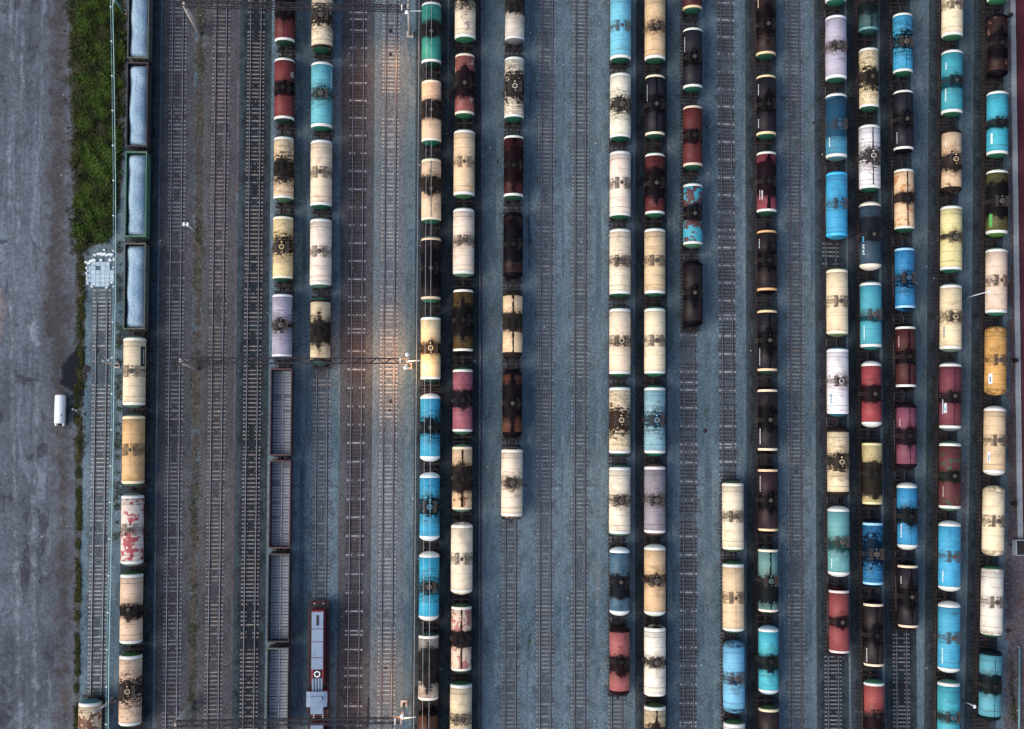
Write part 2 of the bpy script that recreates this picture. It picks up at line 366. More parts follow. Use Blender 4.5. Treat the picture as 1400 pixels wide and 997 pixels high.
# ------------------------------------------------------------------ ground sheets
g = MB().quad([(-900, -900, 0), (900, -900, 0), (900, 900, 0), (-900, 900, 0)])
tag(obj('ground', g, M['ground']), kind='structure')

def wob(v, seed, amp):
    return amp * (math.sin(v * 0.31 + seed) + 0.7 * math.sin(v * 0.83 + seed * 2.3) + 0.5 * math.sin(v * 2.1 + seed * 5.1)) / 2.2
def interp(pts, y):
    if y <= pts[0][0]: return pts[0][1]
    for (a, b), (c, d) in zip(pts, pts[1:]):
        if y <= c: return b + (d - b) * (y - a) / (c - a)
    return pts[-1][1]
def edge_attr(me, vals):
    at_ = me.attributes.new('edge', 'FLOAT', 'POINT'); at_.data.foreach_set('value', np.array(vals, dtype=np.float32))
def sheet(name, left, right, y0, y1, z, mat, amp=0.5, step=5, seed=1.0, kind='structure'):
    """a strip of ground between two edges given as (y, x) photograph points"""
    mb = MB(); ev = []; y = y0; rows = 0; FR = (0, .04, .1, .2, .35, .5, .65, .8, .9, .96, 1)
    while y <= y1 + 1e-6:
        a = at(interp(left, y), y, z); b = at(interp(right, y), y, z)
        a.x += wob(a.y, seed, amp); b.x += wob(b.y, seed + 3.3, amp); W = (b - a).length
        fr = FR if W < 40 else [0] + [1 - q / W for q in (40, 20, 10, 6, 4, 3, 2, 1, .5, 0)]
        for f in fr:
            mb.v.append(tuple(a + (b - a) * f)); ev.append(min(f, 1 - f) * W if y0 + 1 < y < y1 - 1 else 0.0)
        rows += 1; y += step
    n = len(FR)
    for i in range(rows - 1):
        for q in range(n - 1):
            mb.f.append((n * i + q, n * i + n + q, n * i + n + q + 1, n * i + q + 1)); mb.sm.append(False)
    o = obj(name, mb, mat); edge_attr(o.data, ev)
    return tag(o, kind=kind)
sheet('road', [(0, -700)], [(-150, 102), (0, 112), (120, 112), (250, 108), (330, 112), (500, 118), (560, 108), (640, 112), (800, 110), (997, 109), (1150, 109)], -150, 1150, 0.004, M['road'], 0.45)
sheet('verge', [(-150, 92), (0, 92), (200, 96), (330, 102), (480, 106), (600, 104), (997, 102), (1150, 102)],
      [(-150, 178), (0, 174), (200, 170), (320, 158), (345, 116), (500, 116), (600, 113), (800, 110), (1150, 108)], -150, 1150, 0.008, M['lawn'], 0.35, seed=5)
PALE = gravel_mat('pale_dust', '#6f7984', '#7b8590', '#636c78', fine=1.9, amp=0.4, edge=('#4b505a', '#5c636d'), soft=1.0)
OIL = gravel_mat('oily_ground', '#191c24', '#20242c', '#14161c', fine=1.9, amp=0.5, edge=('#42464c', '#4b505a'), soft=0.8)
TAN = gravel_mat('tan_dust', '#6c6668', '#777278', '#5c585e', fine=1.9, amp=0.4, edge=('#4b505a', '#5c636d'), soft=1.2)
sheet('dust_patch', [(436, 44), (446, 33), (462, 37), (480, 52)], [(436, 56), (480, 57)], 436, 480, 0.011, PALE, 0.15, 3, seed=3)
sheet('dust_patch', [(380, -20), (480, -20)], [(380, 2), (420, 12), (450, 10), (480, 2)], 380, 480, 0.010, TAN, 0.2, 4, seed=6)
sheet('oil_patch', [(478, 100), (500, 82), (525, 80), (545, 112)], [(478, 118), (500, 128), (525, 124), (545, 122)], 478, 545, 0.012, OIL, 0.3, 4, seed=8)
sheet('wheel_track', [(0, 12), (300, 8), (997, 22)], [(0, 19), (300, 16), (997, 33)], -60, 1060, 0.006, PALE, 0.3, seed=11)
sheet('wheel_track', [(0, 27), (150, 25), (420, 18)], [(0, 36), (150, 33), (420, 24)], -60, 420, 0.007, PALE, 0.3, seed=13)
sheet('wheel_track', [(420, 52), (700, 40), (997, 44)], [(420, 60), (700, 50), (997, 54)], 520, 1060, 0.0075, PALE, 0.35, seed=15)
LANE = gravel_mat('dark_lane', '#3f3e42', '#4a494c', '#353438', fine=1.8, amp=0.45, edge=('#4b505a', '#5c636d'), soft=2.4, patch='#4f4845', patch_amt=0.5)
sheet('dark_lane', [(-60, 62), (200, 58), (420, 50), (600, 66), (997, 72)], [(-60, 100), (200, 104), (420, 104), (600, 104), (997, 106)], -60, 1060, 0.0055, LANE, 0.5, seed=17)
sheet('soil_strip', [(-150, 262), (0, 258), (500, 252), (997, 246), (1150, 244)], [(-150, 296), (0, 292), (500, 287), (997, 280), (1150, 278)], -150, 1150, 0.004, M['soil'], 0.35, seed=2)
sheet('soil_path', [(-150, 318), (300, 314), (997, 304), (1150, 302)], [(-150, 338), (300, 333), (997, 326), (1150, 325)], -150, 1150, 0.004, M['soil2'], 0.4, seed=9)
sheet('side_path', [(-150, 1372), (0, 1376), (400, 1377), (620, 1374), (760, 1372), (1150, 1368)], [(0, 1500)], -150, 1150, 0.004, M['soil2'], 0.35, seed=4)
sheet('dirt_patch', [(620, 1316), (650, 1312), (735, 1312), (745, 1318)], [(620, 1322), (650, 1326), (735, 1322), (745, 1320)], 620, 745, 0.006, M['soil2'], 0.25, seed=7)

# ------------------------------------------------------------------ tracks
ZA = 3.02          # height of the tank axis above the ground
RT = 0.32          # rail top
def fit(ax, gd):
    pts = [at(x, y, ZA) for x, y in ax] + [at(x, y, 0.25) for x, y in gd]
    yy = np.array([p.y for p in pts]); xx = np.array([p.x for p in pts])
    c = np.polyfit(yy, xx, 2 if len(pts) > 3 else 1)
    return c
TR = {  # name: (tank axis points, rail points)  as (x, y) in the photograph
 'Z': ([], [(139.6, 395), (137.8, 500), (134.6, 750), (131.6, 925)]),
 'A': ([(191, 0), (187.5, 250), (183.7, 510), (179.5, 880), (178, 960)], []),
 'T2': ([], [(244, 0), (240.8, 250), (238.9, 500), (236.3, 750), (233.8, 990)]),
 'T3': ([], [(303, 0), (300, 250), (296.8, 500), (293.8, 750), (290.5, 990)]),
 'T4': ([], [(350.5, 0), (347.4, 250), (345.4, 500), (342, 750), (339.4, 990)]),
 'B': ([(389.5, 50), (388.8, 130), (388, 230), (386.5, 340), (386, 445), (383.5, 690), (379.5, 940)], []),
 'C': ([(440.9, 40), (440, 130), (438.6, 235), (438.4, 345), (438, 455)], [(440.7, 520), (439, 740), (437.6, 820)]),
 'T7': ([], [(490.3, 0), (488.3, 250), (487.5, 500), (485.3, 750), (482, 990)]),
 'T8': ([], [(535.4, 0), (532.9, 250), (532, 500), (529.6, 750), (527.9, 990)]),
 'D': ([(590, 40), (589.8, 150), (589.6, 260), (589.3, 370), (588.8, 475), (588.3, 580), (587.6, 690), (586.6, 800), (585.8, 910)], []),
 'E': ([(636, 30), (635.2, 115), (635, 225), (634.2, 330), (633.2, 440), (632.2, 545), (631.7, 655), (631, 760), (630.9, 870), (630.2, 960)], []),
 'F': ([(703.4, 30), (703.4, 115), (702.6, 225), (701.6, 330), (700.9, 445), (699.9, 550), (699.7, 660)], [(698.3, 720), (698, 750), (697.8, 990)]),
 'T12': ([], [(748.5, 0), (747.5, 250), (745.5, 500), (745.2, 750), (745.2, 990)]),
 'T13': ([], [(794.3, 0), (794, 250), (792.5, 500), (792.5, 750), (792.5, 990)]),
 'G': ([(848.3, 45), (848.3, 145), (848, 250), (848, 360), (847.6, 465), (847, 575), (847, 685), (847, 790), (847, 900)], [(843.3, 970)]),
 'H': ([(895.7, 45), (895.2, 145), (895.4, 360), (895.4, 465), (895.2, 575), (895.2, 790), (895.4, 900)], []),
 'I': ([(946.8, 0), (946.6, 80), (947.3, 185), (947.6, 290), (947.8, 400)], [(941.5, 500), (941.3, 750), (941.3, 990)]),
 'J': ([(1002.5, 705), (1003, 815), (1003, 925)], [(992.2, 0), (993.4, 250), (994.7, 500), (995.2, 640)]),
 'K': ([(1047, 40), (1047.3, 145), (1047.8, 250), (1048.6, 360), (1049, 465), (1049.3, 575), (1049.8, 685), (1050.3, 790), (1050.6, 900)], []),
 'T19': ([], [(1085.7, 0), (1087, 250), (1088, 500), (1089.4, 750), (1090, 990)]),
 'L': ([(1143, 65), (1143.2, 172), (1144, 280), (1144.7, 413), (1145.2, 522), (1145.7, 630), (1146.4, 740), (1147.2, 848)], []),
 'M': ([(1187.3, 20), (1187.8, 108), (1188.8, 215), (1189.5, 322), (1190.5, 430), (1191.5, 538), (1192, 647), (1193.5, 755), (1194.3, 860), (1195, 965)], []),
 'N': ([(1233.9, 60), (1235.4, 165), (1235.9, 272), (1236.7, 380), (1238.4, 488), (1239, 597), (1240.4, 705), (1241.2, 815)], []),
 'O': ([(1302, 30), (1301.6, 113), (1300.6, 220), (1300.3, 325), (1299.8, 433), (1299.3, 541), (1298.8, 650), (1298.3, 760), (1297, 870)], []),
 'P': ([(1363.3, 65), (1363.8, 170), (1363.3, 277), (1362.8, 385), (1361.2, 490), (1359.3, 602), (1357, 713), (1355.8, 825), (1354.5, 930)], []),
}
FIT = {k: fit(*v) for k, v in TR.items()}
def tx(k, y): return float(np.polyval(FIT[k], y))
def trz(k, y): return -math.atan(float(np.polyval(np.polyder(FIT[k]), y)))
def ty(py, k, z):
    """world y of picture row py along track k at height z"""
    x0 = tx(k, 0); lo = 0.0
    for _ in range(4):
        # picture x of the track at this row, by bisection in x is not needed: rows are nearly straight
        px = 700 + (tx(k, lo) - at(700, py, z).x) / (H / FPX)
        lo = at(px, py, z).y
    return lo
YTOP, YBOT = at(700, -70, 0).y, at(700, 1068, 0).y

sl_mesh = {}
def sleeper_mesh(kind):
    if kind not in sl_mesh:
        mb = MB()
        if kind == 'wood': mb.taper(-1.35, 1.35, -.12, .12, -.06, .14, .015)
        else:
            mb.taper(-1.35, -.42, -.14, .14, -.06, .145, .03); mb.taper(.42, 1.35, -.14, .14, -.06, .145, .03); mb.taper(-.44, .44, -.12, .12, -.06, .125, .03)
            for s in (-1, 1):
                for q in (-1, 1): mb.box(s * .79 + q * .13 - .05, s * .79 + q * .13 + .05, -.06, .06, .14, .19)
        sl_mesh[kind] = mb.mesh('sleeper_' + kind); sl_mesh[kind].materials.append(None)
    return sl_mesh[kind]
ORD = ['first', 'second', 'third', 'fourth', 'fifth', 'sixth', 'seventh', 'eighth', 'ninth', 'tenth', 'eleventh', 'twelfth', 'thirteenth', 'fourteenth', 'fifteenth', 'sixteenth', 'seventeenth', 'eighteenth', 'nineteenth', 'twentieth', 'twenty-first', 'twenty-second', 'twenty-third', 'twenty-fourth', 'twenty-fifth']
TRACKS = [  # name, ballast, sleepers, spans of bare track as picture rows, shine
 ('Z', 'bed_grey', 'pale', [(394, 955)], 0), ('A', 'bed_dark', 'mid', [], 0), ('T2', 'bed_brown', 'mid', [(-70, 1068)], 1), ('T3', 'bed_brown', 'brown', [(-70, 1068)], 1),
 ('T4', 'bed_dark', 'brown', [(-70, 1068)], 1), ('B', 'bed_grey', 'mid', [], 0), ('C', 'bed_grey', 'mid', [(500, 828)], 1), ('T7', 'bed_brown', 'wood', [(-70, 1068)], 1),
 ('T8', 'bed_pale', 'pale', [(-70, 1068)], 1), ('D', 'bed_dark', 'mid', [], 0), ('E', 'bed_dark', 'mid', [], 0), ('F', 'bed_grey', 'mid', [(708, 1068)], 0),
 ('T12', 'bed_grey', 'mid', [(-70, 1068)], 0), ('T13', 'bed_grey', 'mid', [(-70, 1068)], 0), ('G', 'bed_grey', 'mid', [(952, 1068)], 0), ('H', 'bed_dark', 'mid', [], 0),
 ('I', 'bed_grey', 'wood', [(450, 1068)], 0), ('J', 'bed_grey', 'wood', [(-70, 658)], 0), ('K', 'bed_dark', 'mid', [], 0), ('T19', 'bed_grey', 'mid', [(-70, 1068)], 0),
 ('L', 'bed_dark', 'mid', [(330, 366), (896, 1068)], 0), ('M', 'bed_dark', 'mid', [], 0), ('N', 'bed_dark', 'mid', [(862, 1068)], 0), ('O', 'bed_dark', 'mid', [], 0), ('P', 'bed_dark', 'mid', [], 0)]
SLNAME = dict(pale='pale concrete sleepers', mid='grey concrete sleepers', brown='rust-stained concrete sleepers', wood='dark timber sleepers')
rprof = [(-.075, .0), (.075, .0), (.075, .025), (.02, .05), (.02, .13), (.0375, .14), (.0375, .18), (-.0375, .18), (-.0375, .14), (-.02, .13), (-.02, .05), (-.075, .025)]
for ti, (k, bed, slk, spans, shine) in enumerate(TRACKS):
    yt = YTOP if k != 'Z' else ty(394, 'Z', 0.2); yb = YBOT
    root = empty('railway_track', (tx(k, 0), 0, 0))
    ox = tx(k, 0)
    where = ORD[ti] + ' track from the left' if ti < 13 else (ORD[24 - ti] + ' track from the right' if ti < 24 else 'last track on the right')
    if ti == 0: where = 'ending at the concrete pad'
    busy = ' under parked wagons' if not spans else ''
    tag(root, ('track with %s%s, %s' % (SLNAME[slk], busy, where)), 'railway track', 'parallel tracks of the rail yard')
    ys = np.arange(yb, yt + .01, 3.0)
    # ballast bed
    mb = MB(); ev = []; cols = ((-2.5, .003), (-2.1, .06), (-1.7, .10), (-.8, .10), (0, .095), (.8, .10), (1.7, .10), (2.1, .06), (2.5, .003)); n = len(cols)
    for y in ys:
        x = tx(k, y) - ox
        for cx_, cz_ in cols: mb.v.append((x + cx_, y, cz_)); ev.append(2.5 - abs(cx_))
    for i in range(len(ys) - 1):
        for q in range(n - 1): mb.f.append((n * i + q, n * i + q + 1, n * i + n + q + 1, n * i + n + q)); mb.sm.append(True)
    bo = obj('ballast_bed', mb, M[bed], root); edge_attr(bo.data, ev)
    for s in (-1, 1):
        mb = MB(); n = len(rprof)
        for y in ys:
            x = tx(k, y) - ox + s * .797
            mb.v += [(x + a, y, .14 + b) for a, b in rprof]
        for i in range(len(ys) - 1):
            for q in range(n):
                q2 = (q + 1) % n; mb.f.append((i * n + q, i * n + q2, (i + 1) * n + q2, (i + 1) * n + q)); mb.sm.append(False)
        ro = obj('rail', mb, M['rail'], root)
        ro.data.materials.append(M['railtop'])
        mi = np.zeros(len(mb.f), dtype=np.int32)
        for i in range(len(ys) - 1): mi[i * n + 6] = 1
        if shine or spans: ro.data.polygons.foreach_set('material_index', mi)
    # sleepers
    pitch = 0.61 if slk != 'wood' else 0.56
    hid = MB(); nrow = 0
    sp = [(ty(a, k, .2), ty(b, k, .2)) for a, b in spans]
    y = yt - .3
    while y > yb:
        nrow += 1
        bare = any(a >= y >= b for a, b in sp)
        x = tx(k, y) - ox; rz = trz(k, y) + random.gauss(0, .012)
        if bare:
            kk, mt = ('wood', SL['wood']) if slk == 'wood' else ('conc', SL[slk])
            if slk == 'wood' and (nrow % 5 == 0 or random.random() < .03): kk, mt = 'conc', SL['white']
            elif slk != 'wood' and random.random() < .06: mt = SL['brown'] if slk != 'brown' else SL['mid']
            inst('sleeper', sleeper_mesh(kk), mt, root, (x + random.gauss(0, .02), y, -.022 + .022 * math.sin(y * .37 + ti * 2.1) * math.sin(y * .11 + ti) + random.gauss(0, .012)), rz)
        else:
            hid.box(x - 1.35, x + 1.35, y - .13, y + .13, .05, .14)
        y -= pitch * random.uniform(.93, 1.07)
    if hid.f:
        tag(obj('sleepers', hid, SL['wood'], root), kind='stuff')

# ------------------------------------------------------------------ tank wagons
def wheelset_mesh():
    mb = MB().bar((-1.0, 0, .475), (1.0, 0, .475), .09, 8)
    for s in (-1, 1):
        mb.lathe([(-.065, .01), (-.065, .44), (-.05, .475), (.03, .475), (.045, .50), (.07, .50), (.07, .01)], 20, 'x', (s * .80 * 1.0, 0, .475), False) if s > 0 else \
        mb.lathe([(.065, .01), (.065, .44), (.05, .475), (-.03, .475), (-.045, .50), (-.07, .50), (-.07, .01)], 20, 'x', (s * .80, 0, .475), False)
    return mb.mesh('wheelset')
def bogie_mesh():
    mb = MB()
    for s in (-1, 1):
        x0, x1 = (s * 1.02 - .07, s * 1.02 + .07)
        mb.box(x0, x1, -.5, .5, .30, .45); mb.box(x0, x1, -1.25, 1.25, .62, .76)
        for q in (-1, 1):
            mb.box(x0 - .04, x1 + .04, q * .925 - .16, q * .925 + .16, .42, .62); mb.bar((s * 1.02, q * .45, .38), (s * 1.02, q * .8, .66), .06, 5)
    mb.box(-1.15, 1.15, -.2, .2, .55, .80); mb.lathe([(.80, .01), (.80, .22), (.9, .22), (.9, .01)], 12, 'z', (0, 0, 0), False)
    return mb.mesh('bogie')
def coupler_mesh():
    mb = MB().box(-.1, .1, -.6, 0, .92, 1.14); mb.box(-.19, .19, -.02, .24, .88, 1.2); mb.box(.02, .2, .2, .36, .9, 1.18); mb.bar((-.3, -.2, .9), (-.3, .1, .45), .03, 5)
    return mb.mesh('coupler')
ME = dict(wheelset=wheelset_mesh(), bogie=bogie_mesh(), coupler=coupler_mesh())
for m_ in ME.values(): m_.materials.append(None)

TYPES = {}
def tank_type(key, Rr, L):
    d = 0.74; Lc = L - 2 * d; zc = ZA - RT; t = {}
    NS = 44
    t['shell'] = MB().lathe([(-Lc / 2, Rr * .96), (-Lc / 2, Rr), (-Lc / 4, Rr), (0, Rr), (Lc / 4, Rr), (Lc / 2, Rr), (Lc / 2, Rr * .96)], NS, 'y', (0, 0, 0)).mesh('tank_shell')
    def ell(r): return d * math.sqrt(max(0, 1 - (r / Rr) ** 2))
    rs = [Rr * q for q in ((1, .995, .985, .97, .95, .925, .90) if key == 'b' else (1, .997, .99, .98, .97, .955, .94))]
    bandp = [(-.10, Rr + .002), (-.10, Rr + .014), (0, Rr + .014)] + [(ell(r) + .012, r + .01) for r in rs[1:]] + [(ell(rs[-1]) - .02, rs[-1] - .02)]
    t['band'] = MB().lathe(bandp, NS, 'y').mesh('end_band')
    rc = [Rr * q for q in (.96, .92, .87, .8, .7, .55, .4, .25, .1, .005)]
    t['cap'] = MB().lathe([(ell(r), r) for r in rc], NS, 'y').mesh('end_cap')
    t['strap'] = MB().lathe([(-.025, Rr - .01), (-.025, Rr + .015), (.025, Rr + .015), (.025, Rr - .01)], NS, 'y').mesh('strap')
    # hatch
    mb = MB().lathe([(Rr - .12, .34), (Rr + .22, .34), (Rr + .22, .40), (Rr + .27, .40), (Rr + .27, .30)], 20, 'z', (0, 0, 0), False)
    mb.lathe([(Rr - .05, .11), (Rr + .3, .11), (Rr + .34, .07), (Rr + .34, .005)], 10, 'z', (0.0, .72, 0), False)
    mb.lathe([(Rr - .05, .07), (Rr + .22, .07), (Rr + .22, .005)], 8, 'z', (0.12, -.66, 0), False)
    t['hatch'] = mb.mesh('hatch')
    mb = MB().lathe([(Rr + .27, .28), (Rr + .31, .26), (Rr + .34, .16), (Rr + .35, .01)], 20, 'z', (0, 0, 0))
    for i in range(8):
        a = i * math.pi / 4; mb.bar((.37 * math.cos(a), .37 * math.sin(a), Rr + .24), (.37 * math.cos(a), .37 * math.sin(a), Rr + .33), .028, 5)
    t['lid'] = mb.mesh('lid')
    # walkway: two gratings beside the hatch on brackets
    mb = MB(); zw = Rr + .06
    for s in (1,):
        x0, x1 = (.48, 1.02)
        for q in (-.82, .78): mb.box(x0, x1, q, q + .04, zw - .03, zw + .03)
        nsl = 5
        for i in range(nsl):
            xx = x0 + (x1 - x0 - .05) * i / (nsl - 1); mb.box(xx, xx + .05, -.78, .78, zw, zw + .025)
        for q in (-.7, .7):
            mb.box(s * .98 - .03, s * .98 + .03, q - .03, q + .03, math.sqrt(Rr ** 2 - .98 ** 2) - .03, zw)
        mb.bar((s * 1.02, -.8, zw), (s * 1.02, -.8, zw + .45), .018, 5); mb.bar((s * 1.02, .8, zw), (s * 1.02, .8, zw + .45), .018, 5); mb.bar((s * 1.02, -.8, zw + .45), (s * 1.02, .8, zw + .45), .018, 5)
    t['walk'] = mb.mesh('walkway')
    # ladder on one side, following the shell
    mb = MB(); pr = None
    for i in range(9):
        a = R(38 + i * 10); r2 = Rr + .10; p = (r2 * math.sin(a), r2 * math.cos(a))
        if a > R(90): p = (r2 + .02, -(i - 5) * .42 - .1)
        if pr:
            for q in (-.24, .24): mb.bar((pr[0], q, pr[1]), (p[0], q, p[1]), .022, 5)
        mb.bar((p[0], -.24, p[1]), (p[0], .24, p[1]), .018, 5); pr = p
    t['ladder'] = mb.mesh('ladder')
    # frame
    mb = MB(); mb.box(-.28, .28, -5.3, 5.3, .92, 1.22)
    for s in (-1, 1):
        mb.box(-1.45, 1.45, s * 5.42 - .12, s * 5.42 + .12, .85, 1.18)
        mb.box(-1.3, 1.3, s * 3.9 - .25, s * 3.9 + .25, .9, 1.2); mb.box(-.95, .95, s * 3.9 - .2, s * 3.9 + .2, 1.2, zc - Rr * .82)
        for q in (-1, 1):
            mb.box(q * 1.28 - .06, q * 1.28 + .06, s * 4.0, s * 5.3, .95, 1.15) if s > 0 else mb.box(q * 1.28 - .06, q * 1.28 + .06, s * 5.3, s * 4.0, .95, 1.15)
            mb.bar((q * .5, s * 5.4, 1.2), (q * .55, s * 4.6, 1.7), .05, 5)
            mb.bar((q * 1.2, s * 5.45, 1.15), (q * 1.2, s * 5.45, 1.75), .02, 5)
        mb.bar((-1.2, s * 5.45, 1.75), (1.2, s * 5.45, 1.75), .02, 5)
    mb.lathe([(-.5, .01), (-.5, .2), (.5, .2), (.5, .01)], 10, 'y', (.7, 1.2, .8), False)
    mb.lathe([(Rr * -1 + zc - .35, .18), (zc - Rr + .1, .18)], 10, 'z', (0, 0, 0), False)
    t['frame'] = mb.mesh('underframe')
    for m_ in t.values(): m_.materials.append(None)
    t['zc'] = zc; t['Lc'] = Lc; t['R'] = Rr
    TYPES[key] = t
tank_type('a', 1.49, 10.25); tank_type('b', 1.61, 10.75)

def on_shell(mb2d, Rr, phi, yc, lift=.012):
    """bend flat pieces (u along the wagon downwards in the picture, v up the shell) on to the tank side; phi from the top, + to the right"""
    pass
def decal(name, polys, mat, root, t, phi, yc, rev=False):
    """polys: list of [(u, v)...] with u along the tank and v round it, metres"""
    mb = MB(); Rr = t['R'] + .014; zc = t['zc']
    for P in polys:
        pts = []
        for u, v in P:
            a = phi + v / Rr
            pts.append((Rr * math.sin(a), yc + u, zc + Rr * math.cos(a)))
        mb.quad(pts)
    return obj(name, mb, mat, root)
def rect(u0, u1, v0, v1, n=4):
    return [[(u0, v0 + (v1 - v0) * i / n), (u1, v0 + (v1 - v0) * i / n), (u1, v0 + (v1 - v0) * (i + 1) / n), (u0, v0 + (v1 - v0) * (i + 1) / n)] for i in range(n)]
GLY = {  # coarse strokes on a 3 x 5 grid (x, y) boxes
 'R': ['110', '101', '110', '101', '101'], 'F': ['111', '100', '110', '100', '100'], 'A': ['010', '101', '111', '101', '101'], 'T': ['111', '010', '010', '010', '010'],
 'O': ['111', '101', '101', '101', '111'], 'H': ['101', '101', '111', '101', '101'], 'P': ['110', '101', '110', '100', '100']}
def word(s, h):
    """letters as filled cells, the word reading down the picture along the tank's left side"""
    out = []; cw = h / 5
    u = 0.0
    for ch in s:
        gl = GLY[ch]
        for r_, row in enumerate(gl):
            for c_, b in enumerate(row):
                if b == '1':
                    u0 = -(u + c_ * cw * 1.3); u1 = u0 - cw * 1.3; v1 = (2.5 - r_) * cw; v0 = v1 - cw
                    out.append([(u0, v0), (u0, v1), (u1, v1), (u1, v0)])
        u += cw * 1.3 * 4
    return out

GRN = '#1f6b50'
WH = '#d9dbd6'
used_labels = set()
def dim(h, f=.64):
    h = h.lstrip('#'); c = [int(h[i:i + 2], 16) for i in (0, 2, 4)]
    return '#%02x%02x%02x' % tuple(int(v * (f if max(c) < 200 else .95)) for v in c)
def tank_wagon(k, row, y0, y1, typ, base, band, cap, sd, stain='#131119', look='', label='', marks=(), i=0):
    t = TYPES[typ]; yc = ty((y0 + y1) / 2, k, ZA); x = tx(k, yc)
    root = empty('tank_wagon', (x, yc, RT), trz(k, yc)); z = t['zc']
    tag(root, label, 'tank wagon', 'tank wagons parked in the yard')
    seed = random.uniform(0, 60)
    flip = 1
    mat = paint('tank_paint_%s%d' % (k, row), base, sd, stain, seed)
    inst('tank_shell', t['shell'], mat, root, (0, 0, z))
    bm_ = mat if band is None else flat(band); cm = mat if cap is None else flat(dim(cap))
    for s in (0, 1):
        rz = 0 if s == 0 else math.pi
        yy = t['Lc'] / 2 * (1 if s == 0 else -1)
        inst('end_band', t['band'], bm_, root, (0, yy, z), rz)
        inst('end_cap', t['cap'], cm, root, (0, yy, z), rz)
        if typ == 'b' and row % 3 != 1: inst('strap', t['strap'], M['walk'], root, (0, yy * .80, z))
        inst('ladder', t['ladder'], M['walk'], root, (0, 0, z), rz)
        b = inst('bogie', ME['bogie'], M['bogie'], root, (0, 3.9 * (1 if s == 0 else -1), 0))
        for q in (-1, 1): inst('wheelset', ME['wheelset'], M['bogie'], b, (0, .925 * q, 0))
        inst('coupler', ME['coupler'], M['bogie'], root, (0, 5.72 * (1 if s == 0 else -1), 0), rz)
    dark = sum(lin(base)[:3]) < .25
    smeared = dark or ('b' in sd and sd['b'][1] > .5 and random.random() < .75)
    h = inst('hatch', t['hatch'], M['tar'] if smeared else (flat(dim(base, .8)) if random.random() < .5 else M['lid']), root, (0, 0, z))
    inst('lid', t['lid'], M['walk'] if not smeared else (M['tar'] if random.random() < .6 else M['walk']), h)
    for rz in (0, math.pi): inst('walkway', t['walk'], M['tar'] if smeared else M['walk'], root, (0, 0, z), rz)
    inst('underframe', t['frame'], M['black'], root)
    for mk in marks: mk(root, t)
    return root

def mk_panel(phi, yc, L_, W_, hexc, name='panel'):
    return lambda root, t: decal(name, rect(-L_ / 2, L_ / 2, -W_ / 2, W_ / 2), flat(hexc), root, t, R(phi), yc)
def mk_word(s, phi, yc, h, hexc): return lambda root, t: decal('lettering', word(s, h), flat(hexc), root, t, R(phi), yc)
def mk_dashes(phi, yc, n, hexc='#dfe2e6'):
    def f(root, t):
        P = []
        for i_ in range(n): P += rect(-i_ * .3, -i_ * .3 - .2, -.09, .09, 1)
        return decal('number_marks', P, flat(hexc), root, t, R(phi), yc)
    return f
def mk_ring(phi, yc, r, hexc):
    def f(root, t):
        P = []
        for i_ in range(20):
            a, b = 2 * math.pi * i_ / 20, 2 * math.pi * (i_ + 1) / 20
            P.append([(r * math.cos(a), r * math.sin(a)), (r * math.cos(b), r * math.sin(b)), (r * .78 * math.cos(b), r * .78 * math.sin(b)), (r * .78 * math.cos(a), r * .78 * math.sin(a))])
        P.append([(.45 * r, -.1 * r), (.45 * r, .1 * r), (-.45 * r, .25 * r), (-.45 * r, .05 * r)]); P.append([(.45 * r, -.1 * r), (.45 * r, .1 * r), (-.45 * r, -.1 * r), (-.45 * r, -.3 * r)])
        return decal('emblem', P, flat(hexc), root, t, R(phi), yc)
    return f
EV = '#24323c'
